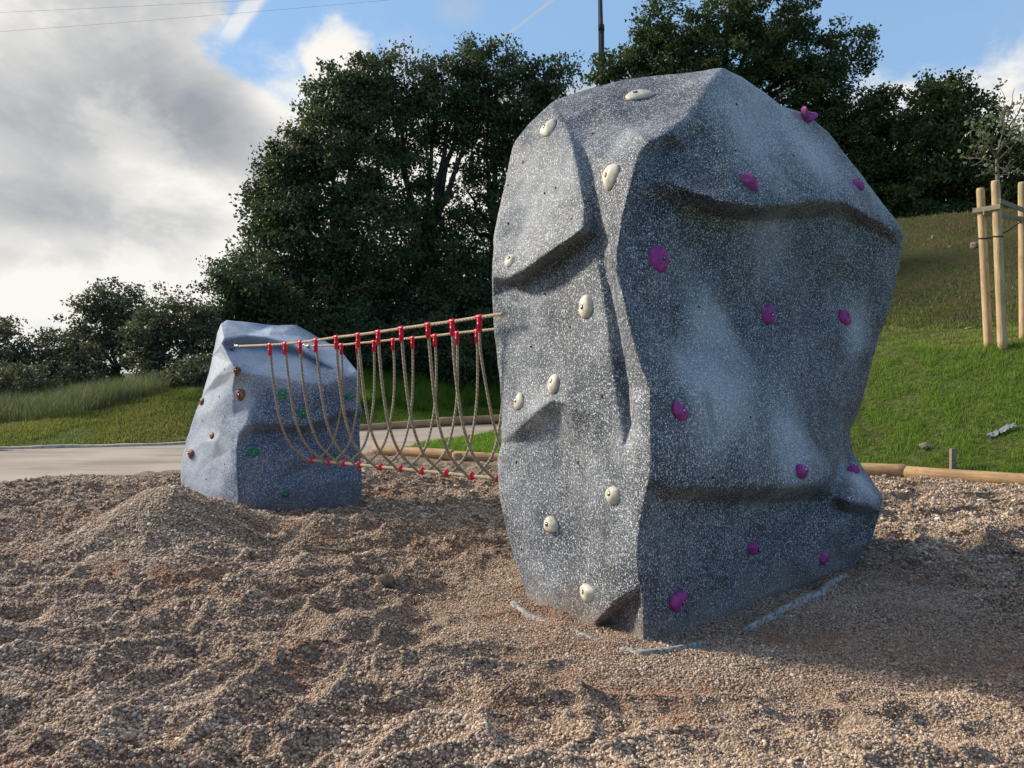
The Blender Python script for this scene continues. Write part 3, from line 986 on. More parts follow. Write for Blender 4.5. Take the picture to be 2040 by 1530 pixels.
BIG_IN = [(1060, 300, 5.16), (1060, 400, 5.08), (1100, 350, 4.92), (1110, 440, 4.80), (1030, 480, 5.14), (1060, 480, 4.98),
          (1200, 200, 5.15), (1250, 250, 4.80), (1200, 320, 4.68), (1215, 400, 4.50), (1320, 200, 5.0), (1210, 450, 4.47),
          (1060, 620, 5.04), (1100, 700, 4.86), (1150, 620, 4.68), (1150, 720, 4.62), (1050, 760, 5.04), (1180, 780, 4.50), (1090, 770, 4.86),
          (1265, 800, 4.20), (1262, 720, 4.20), (1240, 560, 4.20), (1245, 900, 4.26), (1190, 900, 4.46), (1150, 870, 4.62), (1230, 1000, 4.30),
          (1180, 1000, 4.48), (1060, 960, 5.02), (1050, 1060, 5.00), (1090, 1150, 4.84), (1200, 1120, 4.40), (1080, 1220, 4.90), (1160, 1220, 4.55),
          (1258, 1250, 4.33), (1250, 1100, 4.20),
          (1328, 300, 4.64), (1300, 325, 4.54), (1420, 250, 4.74), (1480, 230, 5.02), (1500, 300, 4.92), (1560, 270, 5.32), (1530, 235, 5.38), (1450, 330, 4.62),
          (1520, 360, 4.80), (1600, 340, 5.22), (1640, 300, 5.58), (1660, 360, 5.42), (1720, 380, 5.72),
          (1250, 470, 4.30), (1290, 480, 4.38), (1280, 600, 4.30), (1330, 560, 4.50), (1400, 500, 4.74), (1390, 600, 4.66), (1480, 520, 4.97), (1560, 520, 5.26),
          (1640, 490, 5.50), (1670, 560, 5.72), (1630, 620, 5.55), (1720, 540, 5.86), (1700, 640, 5.86), (1560, 620, 5.20), (1480, 610, 4.98),
          (1320, 680, 4.32), (1370, 670, 4.52), (1450, 675, 4.80), (1540, 680, 5.16), (1600, 700, 5.38), (1680, 730, 5.80), (1700, 790, 5.98),
          (1340, 800, 4.24), (1440, 800, 4.52), (1390, 900, 4.34), (1500, 780, 4.80), (1540, 860, 4.90), (1480, 900, 4.60), (1590, 830, 5.14), (1640, 800, 5.52),
          (1650, 870, 5.56), (1610, 900, 5.08), (1655, 780, 5.62), (1700, 960, 5.60), (1320, 900, 4.13),
          (1330, 1100, 4.36), (1300, 1200, 4.24), (1400, 1100, 4.56), (1400, 1200, 4.58), (1480, 1120, 4.86), (1560, 1110, 5.16), (1540, 1200, 5.12), (1600, 1150, 5.36),
          (1600, 1050, 5.32), (1670, 1100, 5.68), (1650, 1150, 5.60), (1710, 1060, 5.78)]

BIG_IN = [bulge(*p) for p in BIG_IN]
L1a, L2a, L1b, L2b = [[bulge(*p) if p not in BIG_SIL and p not in RIDGE else p for p in q] for q in (L1a, L2a, L1b, L2b)]
V, T = build_body(BIG_IN, BIG_SIL, [RIDGE, K1a, K1b, K2a, K2b, K2c, K2d, K3a, K3b, K4a, K4b, L1a, L1b, L2a, L2b, KN1, KN2, KN3, LID],
                  [(0.02, 0.0, 0.35, 7.2), (0.12, 0.02, 0.8, 7.2), (0.35, 0.10, 1.2, 7.3), (0.65, 0.4, 1.35, 7.4)], 5, (0, 0, 1, 3, 5), 100, 0.012)
def spray_light_map(V, spots, seed):
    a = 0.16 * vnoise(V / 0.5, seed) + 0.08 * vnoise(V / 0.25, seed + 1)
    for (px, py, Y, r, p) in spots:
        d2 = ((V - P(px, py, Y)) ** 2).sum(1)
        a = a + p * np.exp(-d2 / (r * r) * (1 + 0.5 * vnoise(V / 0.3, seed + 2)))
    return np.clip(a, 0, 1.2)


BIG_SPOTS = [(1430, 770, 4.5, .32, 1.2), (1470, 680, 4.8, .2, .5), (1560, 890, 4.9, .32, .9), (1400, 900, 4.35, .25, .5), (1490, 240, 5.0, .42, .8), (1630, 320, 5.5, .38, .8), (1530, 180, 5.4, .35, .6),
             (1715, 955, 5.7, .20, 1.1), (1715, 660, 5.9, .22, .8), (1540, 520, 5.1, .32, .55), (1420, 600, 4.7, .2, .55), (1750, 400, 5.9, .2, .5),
             (1030, 850, 5.4, .7, .35), (1020, 450, 5.45, .7, .35), (1090, 1150, 5.0, .4, .4), (1080, 400, 5.0, .32, .4), (1230, 280, 4.7, .28, .45), (1190, 650, 4.5, .25, .3), (1260, 900, 4.2, .25, .35), (1070, 830, 4.9, .12, .5), (1230, 1080, 4.3, .30, .35), (1060, 650, 5.1, .2, .25)]  # pale spray patches; on the left face sunlit lightness is painted in too
big_loc = np.array((1.3, 5.3, 0.0))
big = thing('climbing_boulder', 'tall grey speckled climbing boulder with white and purple holds in the gravel', 'climbing boulder', tuple(big_loc))
child('boulder_body', V, T, M['rock'], big, big_loc, attrs={'spray': ('POINT', spray_light_map(V, BIG_SPOTS, 900))})
BVH_big = BVHTree.FromPolygons([Vector(v) for v in V], [tuple(int(i) for i in t) for t in T])

FAR_SIL = [(380, 1062, 8.5), (366, 1000, 8.55), (359, 949, 8.6), (362, 915, 8.62), (370, 878, 8.62), (384, 838, 8.6), (403, 788, 8.55), (414, 745, 8.5), (422, 708, 8.42), (431, 665, 8.35),
           (440, 645, 8.35), (452, 638, 8.45), (494, 642, 8.8), (546, 647, 9.1), (590, 648, 9.3), (631, 671, 9.3), (669, 692, 9.15), (694, 718, 8.9),
           (711, 737, 8.65), (717, 752, 8.5), (716, 796, 8.5), (720, 818, 8.48), (716, 835, 8.56), (716, 867, 8.55), (720, 936, 8.5), (722, 965, 8.48), (718, 1000, 8.5), (716, 1050, 8.5),
           (600, 1062, 8.1), (476, 1070, 7.8)]
FR = [(476, 1070, 7.8), (475, 1000, 7.78), (471, 941, 7.75), (472, 895, 7.74), (477, 867, 7.74), (491, 848, 7.74), (499, 798, 7.78), (502, 744, 7.76)]
FLIP = [(440, 645, 8.35), (442, 686, 7.98), (461, 722, 7.76), (469, 738, 7.7), (502, 744, 7.76), (548, 750, 7.86), (587, 757, 7.94), (625, 763, 8.02), (650, 767, 8.06),
        (669, 758, 8.18), (691, 752, 8.3), (717, 752, 8.5)]
FT1 = [(447, 676, 8.06), (491, 668, 8.28), (532, 672, 8.4), (581, 686, 8.5), (604, 697, 8.5), (642, 720, 8.5), (672, 738, 8.42)]
FT2 = [(449, 690, 8.10), (491, 686, 8.36), (532, 688, 8.48), (581, 697, 8.55), (604, 706, 8.52), (640, 727, 8.5)]
FG1 = [(469, 738, 7.7), (461, 779, 7.82), (463, 830, 7.86), (477, 867, 7.74)]
FG2 = [(431, 749, 8.06), (447, 765, 7.98), (461, 779, 7.82)]
FS1 = [(491, 848, 7.74), (520, 842, 7.80), (560, 846, 7.90), (600, 850, 8.0), (640, 838, 8.1), (690, 818, 8.3), (720, 818, 8.48)]
FS2 = [(500, 862, 7.86), (560, 860, 7.99), (600, 863, 8.08), (650, 850, 8.22), (692, 828, 8.46), (716, 835, 8.56)]
FT1, FT2, FS1, FS2 = off(FT1, -.06), off(FT2, .06), off(FS1, -.06), off(FS2, .06)
FAR_IN = [(420, 820, 8.22), (405, 880, 8.32), (440, 700, 8.1), (440, 860, 8.02), (400, 940, 8.34), (430, 930, 8.1), (450, 960, 7.94), (405, 1010, 8.25), (440, 1020, 8.0),
          (428, 880, 8.06), (423, 915, 8.18), (455, 900, 7.92),
          (480, 700, 8.12), (530, 720, 8.15), (580, 735, 8.16), (640, 745, 8.24), (520, 655, 8.82), (600, 670, 9.0), (650, 700, 8.85), (560, 665, 8.78),
          (530, 785, 7.80), (560, 800, 7.86), (600, 800, 7.97), (580, 778, 7.91), (620, 820, 8.02), (640, 790, 8.06), (690, 785, 8.30), (660, 800, 8.14),
          (520, 900, 7.84), (560, 920, 7.96), (600, 910, 8.02), (650, 900, 8.26), (690, 890, 8.44), (540, 970, 7.88), (600, 970, 8.08), (650, 960, 8.16), (690, 960, 8.34),
          (500, 940, 7.80), (575, 945, 8.04), (630, 925, 8.16)]
V, T = build_body(FAR_IN, FAR_SIL, [FR, FLIP, FT1, FT2, FG1, FG2, FS1, FS2],
                  [(0.02, 0.0, 0.3, 10.0), (0.12, 0.02, 0.7, 10.0), (0.4, 0.08, 1.0, 10.1)], 5, (0, 0, 0, 3, 4), 300, 0.010, 1020)
far_loc = np.array((-2.7, 8.6, 0.0))
far = thing('climbing_boulder', 'low blue grey climbing boulder with brown and green holds beyond the rope bridge', 'climbing boulder', tuple(far_loc))
FAR_LIT_SPOTS = [(410, 850, 8.4, .55, .8), (430, 720, 8.1, .4, .8), (400, 960, 8.4, .45, .6), (500, 660, 8.6, .5, .75), (600, 690, 8.8, .5, .75), (600, 745, 8.1, .3, .7), (480, 800, 7.75, .14, .7), (520, 730, 7.95, .3, .6), (680, 730, 8.6, .3, .7),
             (440, 880, 8.0, .22, .5)]  # sky-lit top and sunlit left side painted paler into the colour
child('boulder_body', V, T, M['rock_far'], far, far_loc, attrs={'spray': ('POINT', spray_light_map(V, FAR_LIT_SPOTS, 950))})
BVH_far = BVHTree.FromPolygons([Vector(v) for v in V], [tuple(int(i) for i in t) for t in T])


def hit(bvh, px, py):
    d = Vector(((px - CX) / F, 1.0, (HY - py) / F)).normalized()
    o = Vector((0, 0, CAMZ))
    loc, nrm, _, _ = bvh.ray_cast(o, d)
    if loc is None:
        loc, nrm, _, _ = bvh.find_nearest(o + d * 6)
    if nrm.dot(d) > 0: nrm = -nrm
    # a steadier normal: average over a small neighbourhood
    acc = nrm.copy()
    for a in range(6):
        dd_ = Vector((math.cos(a), 0, math.sin(a))) * 0.05
        l2, nn2, _, _ = bvh.find_nearest(loc + dd_)
        if nn2.dot(d) > 0: nn2 = -nn2
        acc += nn2
    return loc, acc.normalized()


def hold(bvh, root, root_loc, px, py, wpx, hpx, ang, taper, mat, bolt=(0.0, 0.25), thick=0.6, hook=0.0, seed=0):
    """hold: a moulded lump; ang (deg) turns its long axis from straight up, taper narrows its lower end"""
    loc, nrm = hit(bvh, px, py)
    Y = loc.y
    a_ = hpx / F * Y / 2; b_ = wpx / F * Y / 2
    bolt = (bolt[0] * 0.6, bolt[1])
    view = (loc - Vector((0, 0, CAMZ))).normalized()
    # undo the foreshortening of width only a little
    fs = max(0.62, abs(nrm.dot(view)))
    up0 = Vector((0, 0, 1)); up0 = (up0 - nrm * up0.dot(nrm)).normalized()
    q = Matrix.Rotation(R(ang), 3, -nrm)
    up = q @ up0
    rt = up.cross(nrm)
    nu_, nv_ = 22, 14
    vs = []
    for i in range(nv_ + 1):
        th = math.pi * i / nv_
        for j in range(nu_):
            ph = 2 * math.pi * j / nu_
            x = math.sin(th) * math.cos(ph); y = math.cos(th); z = math.sin(th) * math.sin(ph)
            # squarish lump
            k = 1 + 0.13 * math.sin(3 * ph + seed) * math.sin(th)
            wdt = b_ / fs ** 0.85 * (1 + taper * 0.55 * y) * k
            zz = (z if z > 0 else z * 0.35) * max(a_, b_) * thick * (1 + 0.35 * taper * y)
            xx = x * wdt; yy = y * a_
            if hook:
                zz += hook * a_ * (abs(y) ** 2)
                yy *= 1
            zz += 0.06 * b_ * math.sin(5 * x + seed) * math.cos(4 * y + seed)
            # dimple round the bolt
            dx_, dy_ = x - bolt[0], y - bolt[1]
            r2 = dx_ * dx_ + dy_ * dy_
            if z > 0: zz -= 0.22 * b_ * math.exp(-r2 / 0.06)
            v = loc + rt * xx + up * yy + nrm * zz
            vs.append(tuple(v - Vector(root_loc)))
    fs_ = []
    for i in range(nv_):
        for j in range(nu_):
            k = (j + 1) % nu_
            fs_.append((i * nu_ + j, i * nu_ + k, (i + 1) * nu_ + k, (i + 1) * nu_ + j))
    o = mesh('climbing_hold', vs, fs_, mat, root)
    # bolt: dark counterbore with a steel head in it
    zc = math.sqrt(max(0.05, 1 - bolt[0] ** 2 - bolt[1] ** 2)) * max(a_, b_) * thick * (1 + 0.35 * taper * bolt[1]) - 0.22 * b_
    if hook: zc += hook * a_ * bolt[1] ** 2
    c = loc + rt * (bolt[0] * b_ * (1 + taper * 0.55 * bolt[1])) + up * (bolt[1] * a_) + nrm * (zc + 0.001)
    hb = BVHTree.FromPolygons([Vector(v) + Vector(root_loc) for v in vs], fs_)
    h_, hn, _, _ = hb.ray_cast(c + nrm * 0.3, -nrm)
    if h_ is None: h_, hn = c, nrm
    if hn.dot(nrm) < 0: hn = -hn
    c = h_ + hn * 0.004
    rb = min(0.0145, 0.36 * min(a_, b_))
    bv, bf, bm = [], [], []
    tilt = hn.normalized()
    t1 = tilt.cross(up).normalized(); t2 = tilt.cross(t1)
    n_ = 12
    for (rr, hh) in ((1.0, -0.006), (1.0, 0.0015), (0.80, 0.0025), (0.72, 0.0005), (0.58, 0.0005), (0.52, 0.003), (0.001, 0.003)):
        for j in range(n_):
            ph = 2 * math.pi * j / n_
            bv.append(tuple(c + (t1 * math.cos(ph) + t2 * math.sin(ph)) * rb * rr + tilt * hh - Vector(root_loc)))
    for i in range(6):
        for j in range(n_):
            k = (j + 1) % n_
            bf.append((i * n_ + j, i * n_ + k, (i + 1) * n_ + k, (i + 1) * n_ + j))
            bm.append(1 if i in (4, 5) else 0)
    mesh('bolt', bv, bf, None, o, mats=[M['dark'], M['bolt']], midx=bm)
    return o


def hole(bvh, root, root_loc, px, py, r):
    loc, nrm = hit(bvh, px, py)
    t1 = nrm.cross(Vector((0, 0, 1))).normalized(); t2 = nrm.cross(t1)
    n_ = 12; bv, bf = [], []
    for (rr, hh) in ((1.15, -0.004), (1.0, 0.0022), (0.8, 0.0016), (0.01, 0.0016)):
        for j in range(n_):
            ph = 2 * math.pi * j / n_
            bv.append(tuple(loc + (t1 * math.cos(ph) + t2 * math.sin(ph)) * r * rr + nrm * hh - Vector(root_loc)))
    for i in range(3):
        for j in range(n_):
            k = (j + 1) % n_
            bf.append((i * n_ + j, i * n_ + k, (i + 1) * n_ + k, (i + 1) * n_ + j))
    mesh('bolt_hole', bv, bf, M['dark'], root)


for i, a in enumerate([(1275, 191, 26, 58, -90, 0.45, (0.05, 0.3), 0.35, 0), (1093, 258, 26, 42, -38, 0.6, (-0.3, 0.25), 0.5, 0),
                       (1217, 354, 34, 54, 0, 0.65, (-0.15, 0.1), 0.5, 0), (1016, 519, 20, 28, 0, 0.05, (-0.2, 0.3), 0.35, 0),
                       (1168, 610, 28, 50, -25, -0.15, (-0.3, -0.1), 0.45, 0), (1104, 765, 24, 42, 0, 0.15, (-0.3, 0.2), 0.45, 0),
                       (1036, 800, 22, 33, -75, 0.35, (-0.1, 0.3), 0.55, 0), (1099, 1046, 24, 38, -75, 0.35, (-0.1, 0.3), 0.55, 0),
                       (1221, 987, 28, 36, -12, 0.0, (-0.2, 0.2), 0.6, 0), (1170, 1182, 30, 37, 0, 0.6, (-0.25, 0.1), 0.6, 0)]):
    o = hold(BVH_big, big, big_loc, a[0], a[1], a[2], a[3], a[4], a[5], M['hold_white'], a[6], a[7], a[8], seed=i)
    o['label'] = 'off white bolt-on climbing hold'
for i, a in enumerate([(1604, 234, 22, 36, -75, 0.2, (0.1, 0.1), 0.7, 0.9), (1491, 363, 32, 38, 22, -0.1, (0.4, 0.2), 0.85, 0),
                       (1709, 368, 26, 28, 0, -0.1, (0.1, 0.6), 0.7, 0), (1312, 517, 38, 56, -18, 0.4, (0.3, 0.0), 0.5, 0),
                       (1530, 628, 26, 40, 65, -0.1, (0.0, 0.1), 0.55, 0), (1682, 632, 26, 32, 20, -0.1, (0.3, 0.1), 0.6, 0),
                       (1353, 819, 34, 34, 30, 0.0, (0.35, 0.1), 0.65, 0), (1595, 939, 28, 30, 10, 0.0, (0.4, 0.2), 0.85, 0),
                       (1701, 936, 20, 22, 0, 0.0, (0.1, 0.1), 0.9, 0), (1499, 1092, 28, 26, 20, 0.1, (0.5, 0.0), 0.95, 0),
                       (1640, 1112, 26, 28, 20, 0.2, (0.5, 0.1), 0.65, 0), (1348, 1198, 34, 42, -5, 0.6, (0.3, -0.05), 0.75, 0)]):
    o = hold(BVH_big, big, big_loc, a[0], a[1], a[2], a[3], a[4], a[5], M['hold_purple'], a[6], a[7], a[8], seed=i + 20)
    o['label'] = 'purple bolt-on climbing hold'
for px, py in ((1181, 266), (1042, 323), (1085, 385), (1107, 374), (1138, 436), (1013, 445), (1012, 369), (1349, 322), (1468, 208), (1581, 310), (1619, 506),
               (1740, 503), (1465, 300), (1086, 586), (1136, 652), (1058, 691), (1200, 790), (1029, 921), (1152, 921), (1392, 612), (1597, 746), (1495, 831),
               (1420, 951), (1039, 1094)):
    hole(BVH_big, big, big_loc, px, py, 0.0085)
for i, a in enumerate([(426, 689, 13, 21, 0, 0.7, (-0.1, 0.2)), (403, 800, 15, 16, 0, 0.2, (-0.5, 0.0)), (480, 787, 18, 25, 10, 0.5, (-0.2, 0.1)),
                       (423, 868, 14, 14, 0, 0.1, (-0.3, 0.1)), (381, 905, 14, 20, 0, 0.7, (-0.2, 0.2)), (442, 996, 20, 10, 0, 0.0, (0, 0.1))]):
    o = hold(BVH_far, far, far_loc, a[0], a[1], a[2], a[3], a[4], a[5], M['hold_brown'], a[6], 0.6, 0, seed=i + 40)
    o['label'] = 'brown bolt-on climbing hold'
for i, a in enumerate([(563, 785, 17, 20, 0, 0.1, (0.0, 0.1)), (603, 825, 17, 18, 30, 0.1, (0.0, 0.1)), (696, 791, 18, 14, 0, 0.1, (0.0, 0.1)),
                       (504, 901, 24, 16, 0, 0.1, (0.1, 0.0)), (668, 910, 16, 11, 0, 0.0, (0.1, 0.0)), (568, 985, 16, 13, 0, 0.1, (0.1, 0.0))]):
    o = hold(BVH_far, far, far_loc, a[0], a[1], a[2], a[3], a[4], a[5], M['hold_green'], a[6], 0.55, 0, seed=i + 60)
    o['label'] = 'green bolt-on climbing hold'
for px, py in ((447, 735), (437, 790), (448, 829), (403, 838), (448, 925), (411, 955), (399, 986), (634, 792), (529, 822)):
    hole(BVH_far, far, far_loc, px, py, 0.009)

# the mortar flange peeping out of the gravel round the foot of the near boulder
fl = [(1016, 1217, .035), (1032, 1229, .03), (1060, 1243, .012), (1104, 1259, .010), (1152, 1280, .010), (1195, 1295, .004), (1222, 1305, .0), (1249, 1313, .014), (1276, 1320, .022), (1321, 1316, .025),
      (1364, 1305, .028), (1397, 1290, .02), (1425, 1280, .0), (1460, 1266, -.01), (1490, 1253, .024), (1534, 1236, .04), (1567, 1219, .045), (1611, 1199, .045), (1641, 1192, .045),
      (1658, 1176, .045), (1688, 1157, .03)]
fv, ff = [], []
outer = catmull([(*G(a, b)[:2], c) for a, b, c in fl], 6)
cen = np.array((1.45, 5.45))
GH = np.array([float(gravel_h(np.array([q[0]]), np.array([q[1]]))[0]) for q in outer])
GH = np.convolve(np.pad(GH, 8, mode='edge'), np.ones(17) / 17, 'valid')
for q, gh in zip(outer, GH):
    d = cen - q[:2]; d /= np.linalg.norm(d)
    z = gh + (q[2] - .008) * 1.0
    for (o_, zz) in ((0.0, z - 0.05), (0.0, z - .004), (0.006, z + .002), (0.04, z + 0.001), (0.06, z - 0.03), (0.2, z - 0.1)):
        fv.append((q[0] + d[0] * o_, q[1] + d[1] * o_, zz))
for i in range(len(outer) - 1):
    for j in range(5):
        a = i * 6 + j
        ff.append((a, a + 6, a + 7, a + 1))
child('base_flange', fv, ff, M['flange'], big, big_loc)


# ------------------------------------------------------------------ rope bridge
def rope(name, pts, r, mat, parent, root_loc, n=8, k=6, pitch=0.035):
    pts = catmull(pts, k)
    V, Fs = tube(pts, r, n)
    L = np.r_[0, np.cumsum(np.linalg.norm(np.diff(pts, axis=0), axis=1))]
    ang = np.tile(np.arange(n) / n * 2 * np.pi, len(pts))
    tw = np.repeat(L / pitch * 2 * np.pi, n) + ang * 1.0
    return child(name, V, Fs, mat, parent, root_loc, attrs={'twist': ('POINT', tw)})


def dA(px): return 1 / (0.1351 + (0.1887 - 0.1351) * (px - 538) / 417)
def dB(px): return 1 / (1 / 8.2 + (1 / 6.7 - 1 / 8.2) * (px - 680) / 270)
def dK(px): return 1 / (1 / 7.8 + (1 / 6.3 - 1 / 7.8) * (px - 622) / 268)
A_ = [(538, 687), (568, 685), (598, 682), (629, 678), (670, 672), (713.5, 667), (753.6, 661.5), (799.7, 654.5), (853, 647), (901, 640.5), (955, 632), (1005, 625)]
B_ = [(680, 687), (712, 684), (745, 681), (783, 677), (822, 673.5), (866.5, 669), (910.5, 663.5), (950, 659.5), (1001, 654), (1050, 648)]
K_ = [(622, 917), (655.5, 920.5), (685, 923), (716, 926), (758.5, 930.5), (799, 934), (841.5, 938.5), (890, 943), (940, 948.5), (993, 953)]
br_loc = np.array((-1.2, 6.8, 0.0))
bridge = thing('rope_bridge', 'beige rope bridge with red clamps hung between the two climbing boulders', 'rope bridge', tuple(br_loc))
pa = [P(470, 690, 7.97)] + [P(x, y, dA(x)) for x, y in A_]
pb = [P(610, 690, 8.62)] + [P(x, y, dB(x)) for x, y in B_] + [P(1100, 644, 6.2)]
pk = [P(604, 915, dK(604) + 0.12)] + [P(x, y, dK(x)) for x, y in K_] + [P(1060, 955, 5.6)]
rope('handrail_rope', pa, 0.0115, M['rope_rail'], bridge, br_loc)
rope('handrail_rope', pb, 0.0115, M['rope_rail'], bridge, br_loc)
rope('foot_rope', pk, 0.014, M['rope_rail'], bridge, br_loc)
for i in range(10):
    a, b, k = P(*A_[i], dA(A_[i][0])), P(*B_[i], dB(B_[i][0])) if i < len(B_) else None, P(*K_[i], dK(K_[i][0]))
    ctrl = [a - np.array((0, 0, .02))]
    jit_ = math.sin(i * 2.7) * .015
    for sh, h in ((.05, .22), (.13, .45), (.25, .66), (.45, .83), (.74, .945)):
        q = a + (k - a) * (sh + jit_); q[2] = a[2] - h * (a[2] - k[2]); ctrl.append(q)
    ctrl.append(k - np.array((0, 0, .012)))
    for sh, h in ((.62, .96), (.30, .86), (.10, .68), (-.01, .47), (-.03, .22)):
        q = b + (k - b) * (sh - jit_); q[2] = b[2] - h * (b[2] - k[2]); ctrl.append(q)
    ctrl.append(b - np.array((0, 0, .02)))
    rope('hanger_rope', ctrl, 0.0118, M['rope_hang'], bridge, br_loc, k=7)


def clamp(pos, axis, low):
    """red T clamp: a sleeve round the rail and a socket for the hanging rope"""
    ax = axis / np.linalg.norm(axis)
    v1, f1 = tube([pos - ax * 0.030, pos - ax * 0.026, pos + ax * 0.026, pos + ax * 0.030], [0.0165, 0.0195, 0.0195, 0.0165], 12)
    d = low / np.linalg.norm(low)
    v2, f2 = tube([pos, pos + d * 0.02, pos + d * 0.045, pos + d * 0.048, pos + d * 0.052, pos + d * 0.098, pos + d * 0.102],
                  [0.017, 0.0185, 0.0175, 0.0205, 0.0175, 0.0185, 0.013], 12)
    v3, f3 = tube([pos + d * 0.016 + ax * 0.019, pos + d * 0.016 - ax * 0.019], 0.006, 6)
    V, Fs = merge([(v1, f1), (v2, f2), (v3, f3)])
    child('rope_clamp', V, Fs, M['red'], bridge, br_loc)


down = np.array((0, 0, -1.0))
for i, (x, y) in enumerate(A_[:11]):
    pos = P(x, y, dA(x)); clamp(pos, P(*A_[i + 1], dA(A_[i + 1][0])) - pos, down)
# the last near hanger disappears behind the tall boulder
a = P(955, 632, dA(955)); kq = P(1060, 955, 5.6)
rope('hanger_rope', [a, a * 0.95 + kq * 0.05 + np.array((0, 0, -0.25)), a * 0.6 + kq * 0.4 + np.array((0, 0, -0.45)), kq], 0.0095, M['rope_hang'], bridge, br_loc)
for i, (x, y) in enumerate(B_[:9]):
    pos = P(x, y, dB(x)); clamp(pos, P(*B_[i + 1], dB(B_[i + 1][0])) - pos, down)
for i, (x, y) in enumerate(K_):
    pos = P(x, y, dK(x))
    ax = (P(*K_[i], dK(K_[i][0])) - pk[i]); ax /= np.linalg.norm(ax)
    v1, f1 = tube([pos - ax * 0.030, pos - ax * 0.026, pos - ax * 0.008, pos - ax * 0.006, pos + ax * 0.006, pos + ax * 0.008, pos + ax * 0.026, pos + ax * 0.030],
                  [0.017, 0.020, 0.021, 0.030, 0.030, 0.021, 0.020, 0.017], 12)
    sd_ = np.cross(ax, down); sd_ /= np.linalg.norm(sd_)
    v2, f2 = tube([pos - sd_ * 0.036 + down * 0.012, pos + sd_ * 0.036 + down * 0.012], 0.014, 10)
    v3, f3 = tube([pos + down * 0.034, pos - down * 0.034], 0.010, 8)
    V, Fs = merge([(v1, f1), (v2, f2), (v3, f3)])
    child('rope_clamp', V, Fs, M['red'], bridge, br_loc)
for pos, nxt in ((pa[0], pa[1]), (pb[0], pb[1])):
    ax = nxt - pos; ax /= np.linalg.norm(ax)
    s0 = pos - ax * 0.05
    ring_ = [s0 + ax * 0.035 * math.cos(t) + np.array((0, 0, 1)) * 0.022 * math.sin(t) for t in np.linspace(0, 2 * math.pi, 16)]
    v1, f1 = tube(ring_, 0.0065, 8)
    v2, f2 = tube([pos - ax * 0.01, pos + ax * 0.05, pos + ax * 0.09], [0.019, 0.019, 0.013], 10)
    v3, f3 = tube([s0 - ax * 0.10 - np.array((0, -0.05, 0.02)), s0 - ax * 0.02], [0.014, 0.012], 8)
    v4, f4 = tube([s0 - ax * 0.065 - np.array((0, -0.03, 0.015)), s0 - ax * 0.035 - np.array((0, -0.01, 0.005))], [0.028, 0.028], 6)
    V, Fs = merge([(v1, f1), (v2, f2), (v3, f3), (v4, f4)])
    child('shackle', V, Fs, M['steel'], bridge, br_loc)


# ------------------------------------------------------------------ edging logs
def log(a, b, r, label, name='edging_log', cat='log', mat='log', group='round timber edging logs', n=22):
    a = np.array(a, float); b = np.array(b, float)
    L = np.linalg.norm(b - a)
    m = 14
    xs = np.linspace(0, L, m)
    sd0 = int(abs(a[0] * 31 + a[1] * 17) * 10) % 997
    rr = r * (1 + 0.03 * np.sin(xs * 1.7 + sd0))
    rr2 = np.r_[rr[0] * 0.92, rr, rr[-1] * 0.92]
    xs2 = np.r_[-0.008, xs, L + 0.008]
    pts = np.stack([xs2, 0.012 * np.sin(xs2 * 1.1 + sd0), 0.006 * np.sin(xs2 * 2.3 + sd0)], 1)
    V, Fs = tube(pts, rr2, n)
    o = mesh(name, V, Fs, M[mat])
    for p in o.data.polygons:
        if len(p.vertices) > 4: p.use_smooth = False
    o.location = a
    d = Vector(b - a)
    o.rotation_euler = d.to_track_quat('X', 'Z').to_euler()
    return tag(o, label, cat, group)


log((-2.50, 14.15, 0.07), (-1.02, 13.22, 0.07), 0.088, 'pale round edging log at the path end of the gravel border, behind the far boulder')
log((-0.98, 13.18, 0.055), (1.6, 12.42, 0.05), 0.088, 'round edging log running from the short post to behind the tall boulder')
log((1.65, 12.40, 0.05), (4.9, 11.45, 0.06), 0.09, 'round edging log mostly hidden behind the tall boulder')
log((4.35, 11.62, 0.065), (5.62, 11.08, 0.065), 0.095, 'short darker edging log beside the right foot of the tall boulder')
log((5.64, 11.07, 0.06), (9.3, 7.75, 0.06), 0.098, 'long orange edging log below the green bank at the right')
log((-4.2, 19.35, 0.06), (-2.05, 21.05, 0.10), 0.10, 'thin edging log across the path, left one beside the far boulder')
log((-2.0, 21.08, 0.12), (0.2, 22.75, 0.16), 0.115, 'thick edging log across the path, right one ending behind the tall boulder')
pq = log((-0.93, 12.98, -0.15), (-0.93, 12.98, 0.13), 0.085, 'short upright timber post where two edging logs meet', 'edging_post', 'post', 'log', None)


def box(cx, cy, cz, sx, sy, sz, rz=0.0, bev=0.006):
    """a bevelled board"""
    pts = []
    for z in (-1, 1):
        zz = z * sz / 2
        for inset, zo in (((bev, 0),) if z < 0 else ((0, -bev), (bev, 0))):
            pass
    vs, fs = [], []
    layers = [(-sz / 2, bev), (-sz / 2 + bev, 0), (sz / 2 - bev, 0), (sz / 2, bev)]
    for z, ins in layers:
        hx, hy = sx / 2 - ins, sy / 2 - ins
        for (x, y) in ((-hx, -hy), (hx, -hy), (hx, hy), (-hx, hy)):
            xr = x * math.cos(rz) - y * math.sin(rz); yr = x * math.sin(rz) + y * math.cos(rz)
            vs.append((cx + xr, cy + yr, cz + z))
    fs.append((3, 2, 1, 0)); fs.append((12, 13, 14, 15))
    for i in range(3):
        for j in range(4):
            k = (j + 1) % 4
            fs.append((i * 4 + j, i * 4 + k, (i + 1) * 4 + k, (i + 1) * 4 + j))
    return np.array(vs), fs


